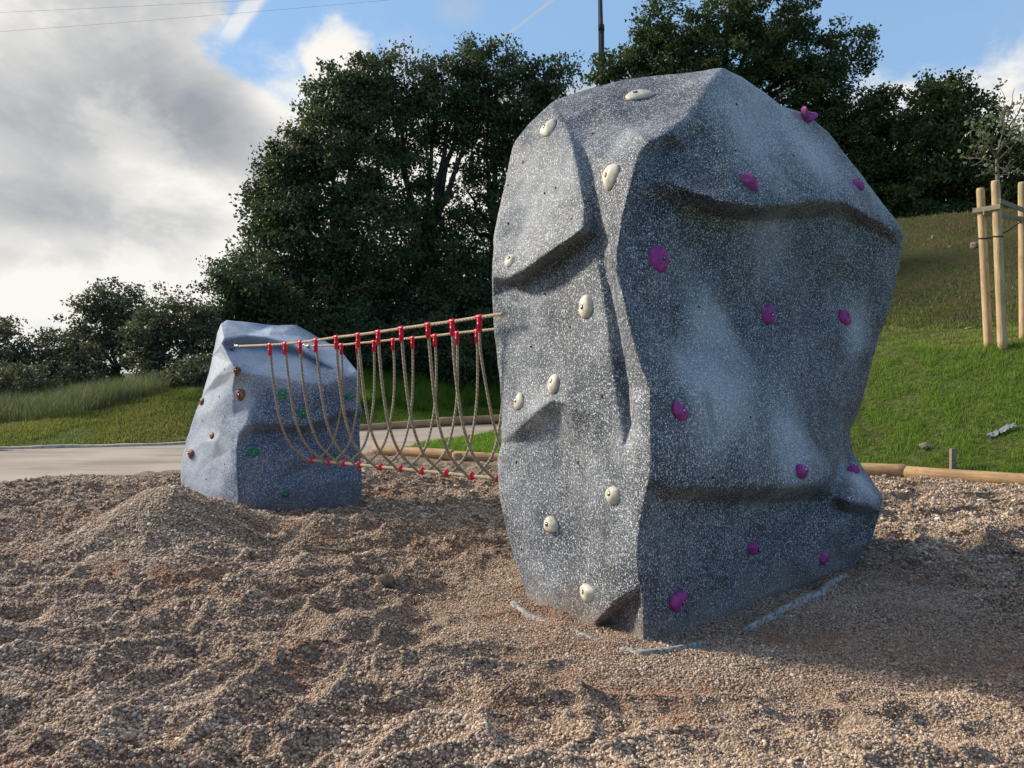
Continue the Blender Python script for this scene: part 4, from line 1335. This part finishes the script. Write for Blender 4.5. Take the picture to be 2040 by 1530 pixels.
q = P(1898, 930, 10.95)
v, f = box(0, 0, 0.13, 0.075, 0.045, 0.42, 0.2)
tag(mesh('timber_peg', v + q * np.array((1, 1, 1)) - np.array((0, 0, .08)), f, M['slat'], smooth=False, loc=q), 'small square timber peg standing behind the long edging log', 'peg')


def stone(px, py, Y, wpx, hpx, label, mat='stone', seed=0, name='stone', z=None, group=None):
    c = P(px, py, Y)
    if z is not None: c[2] = z
    a = wpx / F * Y / 2; b = hpx / F * Y / 2
    bmv, bmf = [], []
    nu_, nv_ = 18, 12
    for i in range(nv_ + 1):
        th = math.pi * i / nv_
        for j in range(nu_):
            ph = 2 * math.pi * j / nu_
            bmv.append((math.sin(th) * math.cos(ph), math.sin(th) * math.sin(ph), math.cos(th)))
    for i in range(nv_):
        for j in range(nu_):
            k = (j + 1) % nu_
            bmf.append((i * nu_ + j, i * nu_ + k, (i + 1) * nu_ + k, (i + 1) * nu_ + j))
    v = np.array(bmv)
    v = np.sign(v) * np.abs(v) ** 0.8
    v = v * (1 + 0.28 * vnoise(v * 1.3 + seed * 5.1, seed)[:, None] + 0.10 * vnoise(v * 3 + seed, seed)[:, None])
    v = v * np.array((a, a * 0.8, b * 1.1)) + c
    o = mesh(name, v, bmf, M[mat], loc=c)
    return tag(o, label, 'stone', group)


# ------------------------------------------------------------------ vegetation helpers
def th1(x, y): return float(turf_h(np.array([x]), np.array([y]))[0])


def leaves_mesh(C, size, rg, flat=0.0, aspect=0.66):
    """one kite per leaf; C (N,3), size (N,)"""
    n = len(C)
    a = rg.normal(size=(n, 3)); a /= np.linalg.norm(a, axis=1)[:, None]
    b = rg.normal(size=(n, 3)); b[:, 2] += flat
    b -= a * (a * b).sum(1)[:, None]; b /= np.linalg.norm(b, axis=1)[:, None] + 1e-9
    s = size[:, None]
    w_ = aspect * rg.uniform(.7, 1.2, (n, 1))
    nrm = np.cross(a, b)
    V = np.stack([C - a * s * .5, C + b * s * w_ * .5 - a * s * .05 + nrm * s * .08, C + a * s * .5, C - b * s * w_ * .5 - a * s * .05 + nrm * s * .08], 1).reshape(-1, 3)
    Fq = np.arange(4 * n).reshape(n, 4)
    return V, Fq


def tree(name, label, cat, base_px, Y, lobes, mat, seed, leaf=0.125, per=1.0, group=None, trunk_r=0.28, clump=0.42, gaps=0.0, bark='bark', trunk_top=None, dense=1.0):
    rg = np.random.default_rng(seed)
    bx = (base_px - CX) / F * Y
    bz = th1(bx, Y)
    root = np.array((bx, Y, bz))
    t = thing(name, label, cat, tuple(root), group)
    L = []
    for lb in lobes:
        px, py, rx, ry = lb[:4]
        dYo = lb[4] if len(lb) > 4 else 0.0
        wgt = lb[5] if len(lb) > 5 else 1.0
        c = P(px, py, Y + dYo)
        L.append((c, rx / F * Y, ry / F * Y, wgt))
    Cs, tn, hu = [], [], []
    tips = []
    for (c, rx, rz, wgt) in L:
        ry = (rx + rz) / 2 * 0.9
        area = math.pi * rx * rz
        rx *= 1.10; ry *= 1.10; rz *= 1.10
        ncl = max(10, int(area * 19.0 * per * wgt / (clump / 0.42) ** 2))
        d = rg.normal(size=(ncl, 3)); d /= np.linalg.norm(d, axis=1)[:, None]
        rad = rg.uniform(0.35, 1.06, ncl) ** 0.55
        cc = c + d * rad[:, None] * np.array((rx, ry, rz))
        nz = vnoise(cc / 0.9 + seed, seed) + 0.5 * vnoise(cc / 0.45, seed + 5)
        keep = nz > (-0.9 + gaps)
        cc = cc[keep]
        if len(cc) == 0: continue
        # ragged edge: some clumps pushed out along their direction
        d = d[keep]
        push = (rg.uniform(size=len(cc)) < 0.18) * rg.uniform(0.1, 0.5, len(cc))
        cc = cc + d * push[:, None] * np.array((1, 1, 1))
        tips.append((c, cc))
        nl = int(85 * dense * (clump / 0.42) ** 2 * (0.11 / leaf) ** 1.6)
        ctone = rg.uniform(0.05, 0.95, len(cc))
        chue = rg.uniform(0, 1, len(cc)) ** 1.5
        for q, ct, ch in zip(cc, ctone, chue):
            k = max(8, int(nl * rg.uniform(.5, 1.3)))
            dd_ = np.clip(rg.normal(size=(k, 3)), -1.7, 1.7) * 0.5
            dd_ *= np.array((1, 1, .62)) * clump * rg.uniform(.7, 1.2)
            Cs.append(q + dd_)
            tn.append(np.clip(ct + rg.normal(0, .22, k), 0, 1))
            hu.append(np.clip(ch * 0.75 + rg.uniform(0, .35, k), 0, 1))
    C = np.concatenate(Cs); tn = np.concatenate(tn); hu = np.concatenate(hu)
    gz = np.interp(0, [0, 1], [bz, bz])
    sel = C[:, 2] > gz - 0.3
    C, tn, hu = C[sel], tn[sel], hu[sel]
    V, Fq = leaves_mesh(C, leaf * rg.uniform(.6, 1.35, len(C)), rg, 0.6)
    child('crown', V, Fq, mat, t, root, smooth=False, attrs={'tone': ('FACE', tn), 'hue': ('FACE', hu)})
    # trunk and limbs
    parts = []
    cen_ = np.mean([l[0] for l in L], axis=0)
    ztop = trunk_top if trunk_top is not None else bz + 0.35 * (cen_[2] - bz)
    fork = np.array((bx + 0.25 * (cen_[0] - bx), Y, ztop))
    mid_ = (root + fork) / 2 + np.array((rg.normal(0, .15), rg.normal(0, .15), 0))
    pts = bez(root - np.array((0, 0, .3)), mid_, fork, 8)
    parts.append(tube(pts, np.linspace(trunk_r * 1.25, trunk_r * 0.85, 8), 10))
    for (c, cc) in tips:
        m1 = fork * 0.45 + c * 0.55 + np.array((rg.normal(0, .3), rg.normal(0, .3), rg.uniform(-.5, .2)))
        pts = bez(fork, m1, c, 10) + np.vstack([np.zeros(3), rg.normal(0, .05, (8, 3)), np.zeros(3)])
        parts.append(tube(pts, np.linspace(trunk_r * 0.42, trunk_r * 0.10, 10), 7))
        sel = rg.choice(len(cc), min(len(cc), 9), replace=False)
        for k in sel:
            st = pts[rg.integers(5, 10)]
            m2 = (st + cc[k]) / 2 + rg.normal(0, .2, 3)
            pp = bez(st, m2, cc[k], 6)
            parts.append(tube(pp, np.linspace(trunk_r * 0.08, 0.010, 6), 5))
    V, Fs = merge(parts)
    child('trunk', V, Fs, M[bark], t, root)
    return t


OK_ = 'holm oaks on the slope behind the play area'
tree('oak_tree', 'tall dark oak with a stepped left edge, behind the low boulder', 'tree', 690, 27.0,
     [(668, 245, 72, 80), (598, 320, 55, 60), (712, 160, 60, 42), (570, 400, 65, 85), (545, 330, 30, 30), (525, 385, 35, 40), (620, 470, 110, 100), (620, 640, 110, 60, -1), (700, 690, 90, 50, -1), (705, 300, 90, 110), (560, 520, 80, 90), (650, 600, 110, 90), (740, 480, 90, 120), (700, 210, 60, 60)],
     M['leaf_oak'], 1, group=OK_, gaps=-0.1, trunk_r=.34)
tree('oak_tree', 'middle oak with thin patches of sky showing, directly behind the rope bridge', 'tree', 850, 28.5,
     [(800, 165, 80, 50), (790, 250, 85, 80), (870, 230, 80, 60), (900, 175, 60, 45), (935, 240, 55, 50, 0, .7), (800, 380, 80, 80, 0, .8), (870, 420, 60, 60, 0, .35), (930, 125, 50, 42, 0, .8), (860, 560, 110, 90), (800, 600, 90, 90), (760, 650, 90, 70, -1), (900, 640, 90, 80, -1), (840, 690, 90, 45, -1.5)],
     M['leaf_oak'], 2, group=OK_, gaps=0.12, trunk_r=.36, trunk_top=6.2)
tree('oak_tree', 'oak whose right side reaches behind the tall boulder', 'tree', 990, 29.0,
     [(990, 125, 60, 40, 0, .8), (1085, 160, 55, 45, 0, .8), (1030, 200, 90, 60), (970, 270, 70, 60), (1060, 270, 90, 80), (1010, 350, 80, 70, 0, .7), (930, 380, 50, 60, 0, .3), (960, 520, 90, 90), (960, 620, 80, 80), (1000, 680, 80, 60, -1), (930, 440, 40, 30, 0, .5)],
     M['leaf_oak'], 3, group=OK_, gaps=0.05, trunk_r=.34, trunk_top=6.5)
tree('oak_tree', 'low spreading oak at the left foot of the tall oaks, above the low boulder', 'tree', 500, 25.0,
     [(430, 548, 30, 22, 0, .8), (470, 560, 55, 40), (520, 590, 70, 50), (455, 610, 45, 45), (540, 640, 70, 50), (470, 660, 60, 45)],
     M['leaf_oak'], 4, group=OK_, gaps=0.1, trunk_r=.2, leaf=.10)
tree('oak_tree', 'huge oak cut by the top edge, rising behind the tall boulder', 'tree', 1450, 38.0,
     [(1330, 45, 65, 45, 0, .75), (1305, 115, 60, 50), (1370, 110, 70, 60, 0, .7), (1450, 40, 60, 50, 0, .9), (1520, 30, 75, 55), (1560, 100, 75, 60), (1450, 130, 100, 70), (1550, 190, 110, 65), (1640, 185, 60, 45),
      (1690, 95, 52, 50, 0, .7), (1640, 105, 50, 45, 0, .5), (1205, 142, 35, 24), (1245, 128, 40, 30), (1300, 160, 80, 40), (1400, 200, 120, 70), (1650, 250, 70, 40), (1540, 290, 120, 70)],
     M['leaf_far'], 5, leaf=.17, group='oaks on the far terrace', clump=.55, gaps=0.12, trunk_r=.4, trunk_top=14.0)
tree('oak_tree', 'rounded dark oak beside the right flank of the tall boulder', 'tree', 1760, 37.0,
     [(1720, 225, 45, 40), (1780, 225, 60, 45), (1700, 290, 60, 60), (1770, 310, 80, 70), (1760, 390, 90, 70), (1820, 440, 80, 40), (1720, 360, 70, 70)],
     M['leaf_far'], 6, leaf=.17, group='oaks on the far terrace', clump=.55, gaps=0.0, trunk_r=.3)
tree('oak_tree', 'broad dark oak with a small peak, just left of the young staked tree', 'tree', 1890, 35.0,
     [(1885, 168, 45, 30, 0, .8), (1930, 190, 40, 25, 0, .7), (1860, 225, 60, 50), (1925, 235, 52, 55), (1880, 310, 90, 75), (1940, 320, 50, 60), (1870, 400, 100, 60), (1950, 410, 60, 55), (1880, 440, 110, 35)],
     M['leaf_far'], 7, leaf=.17, group='oaks on the far terrace', clump=.55, gaps=0.0, trunk_r=.32)
tree('oak_tree', 'lighter green oak behind the stakes at the right edge', 'tree', 2040, 33.0,
     [(2020, 320, 45, 40, 0, .9), (2060, 300, 60, 60), (2010, 400, 55, 55), (2070, 400, 70, 60)],
     M['leaf_far'], 8, leaf=.13, group='oaks on the far terrace', clump=.5, gaps=0.1, trunk_r=.25)
SC = 'scrub trees on the left hillside'
tree('scrub_tree', 'thin scrub tree at the left edge of the hillside', 'tree', 50, 23.0,
     [(20, 690, 45, 32, 0, .65), (-30, 680, 50, 40), (60, 730, 60, 42), (115, 690, 45, 32, 0, .65), (10, 750, 60, 40), (100, 745, 55, 38), (60, 780, 50, 25), (150, 730, 40, 40)],
     M['leaf_olive'], 9, leaf=.10, group=SC, clump=.30, gaps=0.30, trunk_r=.09)
tree('scrub_tree', 'tallest scrub tree on the left hillside with a leaning dark trunk', 'tree', 240, 24.0,
     [(235, 590, 55, 26, 0, .9), (190, 600, 35, 25, 0, .7), (200, 650, 55, 42), (255, 635, 55, 42), (170, 690, 50, 40), (270, 665, 50, 40), (200, 725, 60, 35, -1), (150, 760, 50, 30, -2)],
     M['leaf_olive'], 10, leaf=.10, group=SC, clump=.30, gaps=0.30, trunk_r=.13)
tree('scrub_tree', 'wide scrub tree right beside the low boulder on the left hillside', 'tree', 350, 22.5,
     [(320, 625, 50, 30, 0, .7), (360, 640, 60, 38), (300, 670, 50, 42), (400, 660, 40, 45), (360, 700, 75, 40), (300, 720, 40, 35), (420, 700, 35, 40)],
     M['leaf_olive'], 11, leaf=.10, group=SC, clump=.30, gaps=0.15, trunk_r=.12)
tree('shrub', 'low dark shrub under the wide scrub tree, touching the grass', 'shrub', 360, 20.5,
     [(345, 745, 28, 28), (375, 760, 30, 22), (400, 735, 35, 30)], M['leaf_olive'], 12, leaf=.08, clump=.25, trunk_r=.04, group='shrubs under the trees')
tree('shrub', 'dark shrub under the thin scrub tree at the left edge', 'shrub', 60, 20.5,
     [(40, 775, 35, 30), (75, 770, 40, 35), (10, 770, 40, 40), (30, 815, 45, 35), (90, 805, 35, 28), (-20, 800, 40, 40)], M['leaf_olive'], 13, leaf=.08, clump=.25, trunk_r=.04, group='shrubs under the trees')
for i, (px, Y, lb, lab) in enumerate([
        (620, 24.8, [(600, 690, 70, 50), (560, 660, 60, 50), (660, 690, 60, 55)], 'dark shrub above the flat top of the low boulder'),
        (740, 25.4, [(720, 690, 60, 60), (770, 700, 60, 50)], 'dark shrub behind the middle of the rope bridge'),
        (850, 25.6, [(830, 700, 60, 45), (880, 690, 50, 60)], 'dark shrub behind the right half of the rope bridge'),
        (960, 25.2, [(940, 700, 60, 60), (990, 680, 60, 60)], 'dark shrub beside the left edge of the tall boulder')]):
    tree('shrub', lab, 'shrub', px, Y, lb, M['leaf_oak'], 30 + i, leaf=.10, clump=.36, trunk_r=.06, group='shrubs under the trees')

# dead pale twigs hanging in the middle oak
# ------------------------------------------------------------------ young tree and its stakes
YT = 13.5
b0 = P(1990, 683, YT); b0[2] = th1(b0[0], b0[1])
yt = thing('young_tree', 'young nearly bare tree tied between three timber stakes at the right', 'tree', tuple(b0))
rg = np.random.default_rng(5)
parts = []
trunk = [b0 - np.array((0, 0, .1)), P(1992, 560, YT), P(1988, 450, YT), P(1987, 360, YT), P(1986, 310, YT)]
parts.append(tube(catmull(trunk, 5), np.linspace(.045, .028, 21), 8))
br = [((1986, 330), (1960, 325), (1932, 330)), ((1986, 315), (1965, 290), (1935, 275)), ((1987, 320), (2010, 300), (2040, 265)), ((1987, 310), (2005, 255), (2000, 190)),
      ((1986, 312), (2000, 280), (2035, 240)), ((1986, 318), (1975, 280), (1962, 262)), ((1987, 335), (2010, 335), (2032, 350)), ((1986, 325), (1950, 310), (1925, 318)),
      ((1988, 300), (2012, 230), (2020, 175)), ((1987, 345), (1965, 345), (1945, 350)), ((2003, 290), (2030, 275), (2060, 285)), ((1960, 325), (1945, 300), (1912, 285)),
      ((1975, 300), (1960, 285), (1950, 250)), ((2010, 250), (2030, 225), (2040, 200)), ((1988, 330), (2000, 345), (2015, 345))]
LC = []
for a, m, c in br:
    off = rg.normal(0, .35)
    p0, p1, p2 = P(*a, YT), P(*m, YT + off * .5), P(*c, YT + off)
    pp = bez(p0, p1, p2, 9) + rg.normal(0, .008, (9, 3))
    parts.append(tube(pp, np.linspace(.016, .004, 9), 5))
    for k in range(7):
        s = pp[rg.integers(3, 9)]
        e = s + np.array((rg.normal(0, .12), rg.normal(0, .12), rg.uniform(-.03, .22)))
        parts.append(tube(bez(s, (s + e) / 2 + rg.normal(0, .02, 3), e, 5), np.linspace(.006, .002, 5), 4))
        if c[1] < 300 or rg.uniform() < .25:
            LC.append(e + rg.normal(0, .045, (rg.integers(2, 7), 3)))
V, Fs = merge(parts)
child('trunk', V, Fs, M['young_bark'], yt, b0)
C = np.concatenate(LC)
V, Fq = leaves_mesh(C, .085 * rg.uniform(.6, 1.3, len(C)), rg, .3)
child('crown', V, Fq, M['leaf_young'], yt, b0, smooth=False, attrs={'tone': ('FACE', rg.uniform(0, 1, len(C))), 'hue': ('FACE', rg.uniform(0, 1, len(C)))})

sup = thing('tree_support', 'three pale round stakes joined by slats round the young tree', 'tree stakes', tuple(b0))
stk = [((1953, 375), (1970, 683), .068, 13.3), ((1983, 360), (1998, 686), .072, 13.1), ((2036, 363), (2039, 660), .068, 13.9)]
tops = []
for (a, b, r, Yq) in stk:
    pt, pb_ = P(*a, Yq), P(*b, Yq)
    pb_[2] = min(pb_[2], th1(pb_[0], pb_[1])) - 0.1
    pts = np.array([pb_ * (1 - t) + pt * t for t in np.r_[np.linspace(0, .985, 14), 1.0]])
    rr = np.r_[np.linspace(r * 1.05, r * .95, 14), r * .82]
    V, Fs = tube(pts, rr, 16)
    o = child('stake', V, Fs, M['stake'], sup, b0)
    for p in o.data.polygons:
        if len(p.vertices) > 4: p.use_smooth = False
    tops.append((pt, pb_, r))


def at_h(i, z):
    pt, pb_, r = tops[i]
    t = (z - pb_[2]) / (pt[2] - pb_[2])
    return pb_ * (1 - t) + pt * t


def slat(i, j, z, push, ext=.10):
    a, b = at_h(i, z), at_h(j, z)
    d = b - a; L = np.linalg.norm(d); d /= L
    nrm_ = np.cross(d, (0, 0, 1)); nrm_ /= np.linalg.norm(nrm_)
    c = (a + b) / 2 + nrm_ * push
    rz = math.atan2(d[1], d[0])
    v, f = box(0, 0, 0, L + ext * 2, .024, .085, rz)
    v[:, 2] += (v @ np.array((d[0], d[1], 0))) * (d[2] / max(1e-6, math.hypot(d[0], d[1])))
    child('slat', v + c, f, M['slat'], sup, b0, smooth=False)


zs = CAMZ + (740 - 415) / F * 13.4
slat(0, 1, zs - .06, .088); slat(1, 2, zs + .03, .088); slat(0, 2, zs - .12, .088)
for i, z in ((0, CAMZ + (740 - 475) / F * 13.3), (1, CAMZ + (740 - 471) / F * 13.1), (2, CAMZ + (740 - 440) / F * 13.9)):
    c = at_h(i, z)
    r = tops[i][2] + .006
    ring_ = [c + np.array((math.cos(t) * r, math.sin(t) * r, 0.012 * math.sin(t))) for t in np.linspace(0, 2 * math.pi, 20)]
    V, Fs = tube(ring_, .011, 6)
    e1 = P(1989, 470, 13.5)
    V2, F2 = tube([c + (e1 - c) * (r / np.linalg.norm(e1 - c)), (c + e1) / 2 - np.array((0, 0, .015)), e1], [.012, .014, .012], 6)
    V, Fs = merge([(V, Fs), (V2, F2)])
    child('tie_strap', V, Fs, M['strap'], sup, b0)

# ------------------------------------------------------------------ small things
stone(1845, 908, 11.6, 28, 13, 'pale flat stone in the grass near the timber peg', seed=1, z=th1(*(P(1845, 908, 11.6)[:2])) + .0)
def slope_stone(px, py, w_, h_, label, seed, Y0=14, Y1=40):
    best = None
    for Y in np.linspace(Y0, Y1, 260):
        p = P(px, py, Y)
        if p[2] <= th1(p[0], p[1]): best = Y; break
    if best is None: return
    stone(px, py, best, w_, h_, label, seed=seed, z=th1(*(P(px, py, best)[:2])) + h_ / F * best * .25)
slope_stone(1944, 494, 18, 13, 'large round stone on the brown slope left of the stakes', 2)
slope_stone(1859, 474, 8, 7, 'small pale stone on the brown slope beside the boulder, below the trees', 3)
slope_stone(1893, 494, 6, 5, 'tiny pale stone midway along the brown slope', 4)
slope_stone(1930, 655, 12, 4, 'small flat stone in the grass left of the stakes', 5)
sp_ = G(766, 1176); hgt = float(gravel_h(sp_[:1], sp_[1:2])[0])
stone(766, 1170, sp_[1], 34, 26, 'dark earthy lump half buried in the gravel', 'darkstone', 6, 'earth_clod', z=hgt + .015)
# crumpled clear plastic lying on the grass
bp = P(1995, 913, 11.3); bp[2] = th1(bp[0], bp[1]) + .02
rg = np.random.default_rng(3)
nx_, ny_ = 26, 8
gv, gf = [], []
for j in range(ny_):
    for i in range(nx_):
        x = (i / (nx_ - 1) - .5) * .42; y = (j / (ny_ - 1) - .5) * .08
        gv.append((x + .02 * math.sin(j * 1.3), y, .035 + .02 * math.sin(x * 14) + rg.normal(0, .014) - .12 * x * 0.3))
for j in range(ny_ - 1):
    for i in range(nx_ - 1):
        a = j * nx_ + i
        gf.append((a, a + 1, a + nx_ + 1, a + nx_))
gv = np.array(gv)
gz = turf_h(gv[:, 0] + bp[0], gv[:, 1] + bp[1])
gv[:, 2] += gz + .02
gv[:, :2] += bp[:2]
tag(mesh('plastic_sheet', gv, gf, M['plastic_bag'], loc=bp), 'crumpled strip of clear plastic lying on the grass at the right edge', 'litter')

# mast and overhead wires
mY = 46.0
mb = P(1200, 740, mY); mb[2] = th1(mb[0], mY)
mast = thing('mast', 'slim dark steel mast between the oak crowns', 'mast', tuple(mb))
top = P(1193, -160, mY)
pts = [mb - np.array((0, 0, .3)), mb * .5 + top * .5, top]
V, Fs = tube([mb - np.array((0, 0, .3)), P(1198, 60, mY)], [.26, .17], 12); child('pole', V, Fs, M['mast'], mast, mb)
V, Fs = tube([P(1198, 62, mY), P(1197.5, 50, mY), P(1197.5, 48, mY), top], [.19, .19, .12, .07], 12); child('upper_pole', V, Fs, M['mast'], mast, mb)
V, Fs = tube([P(1194, 140, mY - .22), P(1192.5, 10, mY - .2), P(1190, -150, mY - .15)], [.035, .035, .03], 6); child('cable', V, Fs, M['mast'], mast, mb)
for (a, b, lab, sag) in (((-700, 52), (900, -22), 'upper overhead wire crossing the cloud at the top left', .2), ((-700, 108), (1400, -62), 'lower overhead wire crossing the blue gap at the top left', .5)):
    p0, p1 = P(*a, 55), P(*b, 60)
    t = np.linspace(0, 1, 40)[:, None]
    pts = p0 * (1 - t) + p1 * t - np.array((0, 0, 1)) * 4 * sag * t * (1 - t)
    V, Fs = tube(pts, .007, 5)
    tag(mesh('overhead_wire', V, Fs, M['mast'], loc=p0), lab, 'wire', 'overhead wires')


# ------------------------------------------------------------------ grass (uncountable)
def blades(name, label, x, y, hgt, wid, mat, seed, tone, hue, lean=.35):
    rg = np.random.default_rng(seed)
    n = len(x)
    z = turf_h(x, y) - .01
    base = np.stack([x, y, z], 1)
    a = rg.uniform(0, 2 * np.pi, n)
    side = np.stack([np.cos(a), np.sin(a), np.zeros(n)], 1)
    la = rg.uniform(0, 2 * np.pi, n)
    ld = np.stack([np.cos(la), np.sin(la), np.zeros(n)], 1) * (lean * rg.uniform(.3, 1.4, n) * hgt)[:, None]
    up = np.zeros((n, 3)); up[:, 2] = hgt
    w_ = (wid * .5)[:, None] if isinstance(wid, np.ndarray) else wid * .5
    v0 = base - side * w_; v1 = base + side * w_
    v2 = base + up * .55 + ld * .35 + side * w_ * .7; v3 = base + up * .55 + ld * .35 - side * w_ * .7
    v4 = base + up * .95 + ld; v5 = v4 + side * w_ * .1
    V = np.stack([v0, v1, v2, v3, v4, v5], 1).reshape(-1, 3)
    o = np.arange(n)[:, None] * 6
    Fq = np.concatenate([o + np.array((0, 1, 2, 3)), o + np.array((3, 2, 5, 4))], 1).reshape(-1, 4)
    ob = mesh(name, V, Fq, mat, smooth=False, attrs={'tone': ('FACE', np.repeat(tone, 2)), 'hue': ('FACE', np.repeat(hue, 2))})
    return tag(ob, label, 'grass', kind='stuff')


rg = np.random.default_rng(11)
def scatter(n, x0, x1, y0, y1, tmin=-.75, tmax=.75):
    x = rg.uniform(x0, x1, n); y = rg.uniform(y0, y1, n)
    k = (x / y > tmin) & (x / y < tmax)
    return x[k], y[k]


# right bank
x, y = scatter(230000, 3.6, 13.5, 8.2, 19, .1, .76)
s = seg_sdist(x, y, EDGE)
bare = n2(x, y, 1.1, 61) + .5 * n2(x, y, .35, 62)
k = (s > .16) & (s < 6.5) & (bare < .60 + .25 * rg.uniform(size=len(x))) & (rg.uniform(size=len(x)) < np.where(s < 3.6, 1, .45))
x, y, s, bare = x[k], y[k], s[k], bare[k]
clump_ = n2(x, y, .22, 63)
h = (.08 + .05 * clump_ + .025 * n2(x, y, 1.3, 64)) * rg.uniform(.6, 1.3, len(x)) * np.where(s > 3.5, .65, 1)
hue = np.clip(rg.uniform(0, .75, len(x)) + .25 * (bare > .45) + .35 * sstep(2.9, 3.8, s) + .3 * n2(x, y, .6, 95), 0, 1)
blades('grass', 'bright green grass growing on the bank right of the tall boulder', x, y, h, .011, M['grass'], 1, np.clip(rg.beta(2, 2, len(x)) + .25 * clump_, 0, 1), hue)
x, y = scatter(110000, 6, 30, 14, 36, .30, .80)
s = seg_sdist(x, y, EDGE)
pt_ = n2(x, y, 1.6, 81) + .5 * n2(x, y, .5, 82)
k = (s > 6) & (s < 26) & (rg.uniform(size=len(x)) < .35 + .5 * pt_)
x, y, pt_ = x[k], y[k], pt_[k]
blades('dry_grass', 'short brownish grass on the slope below the far oaks', x, y, rg.uniform(.05, .14, len(x)), .022, M['dry_grass'], 9, rg.beta(2, 3, len(x)), np.clip(.75 - .3 * pt_ + rg.normal(0, .2, len(x)), 0, 1))
x, y = scatter(60000, 6, 22, 13, 22, .30, .80)
s = seg_sdist(x, y, EDGE)
k = (s > 6.0) & (s < 9.5) & (n2(x, y, .9, 83) > -.1)
x, y = x[k], y[k]
blades('grass', 'sparse green grass in a band above the bright bank', x, y, rg.uniform(.05, .13, len(x)), .018, M['olive_grass'], 10, rg.beta(2, 3, len(x)), rg.uniform(0, .7, len(x)))
# the wedge between log and path, and the strip below the middle trees
x, y = scatter(150000, -6.5, 3.0, 12.8, 28, -.45, .12)
se = seg_sdist(x, y, EDGE); sf = seg_sdist(x, y, FAR); sn = seg_sdist(x, y, NEARP)
k = ((se > .12) & (sn < -.06) & (x > -2.4)) | ((sf > .12) & (sf < 6))
k &= (n2(x, y, .8, 65) < .6)
x, y, sf = x[k], y[k], sf[k]
cl = n2(x, y, .35, 66)
h = (.085 + .04 * cl) * rg.uniform(.6, 1.4, len(x)) * np.where(sf > 1.8, 2.2, 1)
blades('grass', 'green grass between the logs, the path and the middle trees', x, y, h, .014, M['grass'], 2, np.clip(rg.beta(2, 2.4, len(x)) + .2 * cl, 0, 1), rg.uniform(0, .75, len(x)))
# left hillside
x, y = scatter(300000, -21, -4.0, 12.2, 26, -.80, -.20)
sf = seg_sdist(x, y, FAR)
k = (sf > .12) & (sf < 8) & (rg.uniform(size=len(x)) < 1.15 - .9 * sstep(.2, 1.0, n2(x, y, .9, 67) + .4 * n2(x, y, .3, 68)))
x, y, sf = x[k], y[k], sf[k]
cl = n2(x, y, .4, 69)
h = (.07 + .03 * cl) * rg.uniform(.6, 1.4, len(x)) * np.where(sf > 3, 1.6, 1)
hue = np.clip(rg.uniform(.25, 1.1, len(x)) + .35 * n2(x, y, 1.5, 70), 0, 1)
blades('grass', 'olive green grass on the hillside beyond the left path', x, y, h, .016, M['olive_grass'], 3, np.clip(rg.beta(2, 2.2, len(x)) + .2 * cl, 0, 1), hue)
# tall dry grass below the scrub
x, y = scatter(60000, -18, -7.2, 17.3, 22.5, -.80, -.445)
sf = seg_sdist(x, y, FAR)
dens = n2(x, y, 1.2, 71)
k = (sf > np.clip(1.0 + 2.6 * ((x / y + .66) / .2), .8, 4) + .6 * dens) & (sf < 6) & (rg.uniform(size=len(x)) < .55 + .5 * dens)
x, y = x[k], y[k]
h = rg.uniform(.35, .85, len(x)) * (.75 + .35 * n2(x, y, .8, 72))
blades('tall_grass', 'tall wispy grey green grass below the scrub trees on the left hillside', x, y, h, .011, M['tall_grass'], 4, rg.beta(2, 2, len(x)), rg.uniform(0, .9, len(x)), lean=.45)
# leafy weeds at the foot of the middle trees
x, y = scatter(52000, -6.8, 1.5, 20.5, 28, -.30, .05)
sf = seg_sdist(x, y, FAR)
k = (sf > 1.6 + .5 * n2(x, y, .9, 73)) & (sf < 5.5)
x, y = x[k], y[k]
h = rg.uniform(.25, .6, len(x)) * (.8 + .35 * n2(x, y, .6, 74))
blades('tall_grass', 'dense green weeds below the shrubs behind the rope bridge', x, y, h, .02, M['grass'], 5, rg.beta(2, 3.5, len(x)), rg.uniform(0, .5, len(x)), lean=.6)
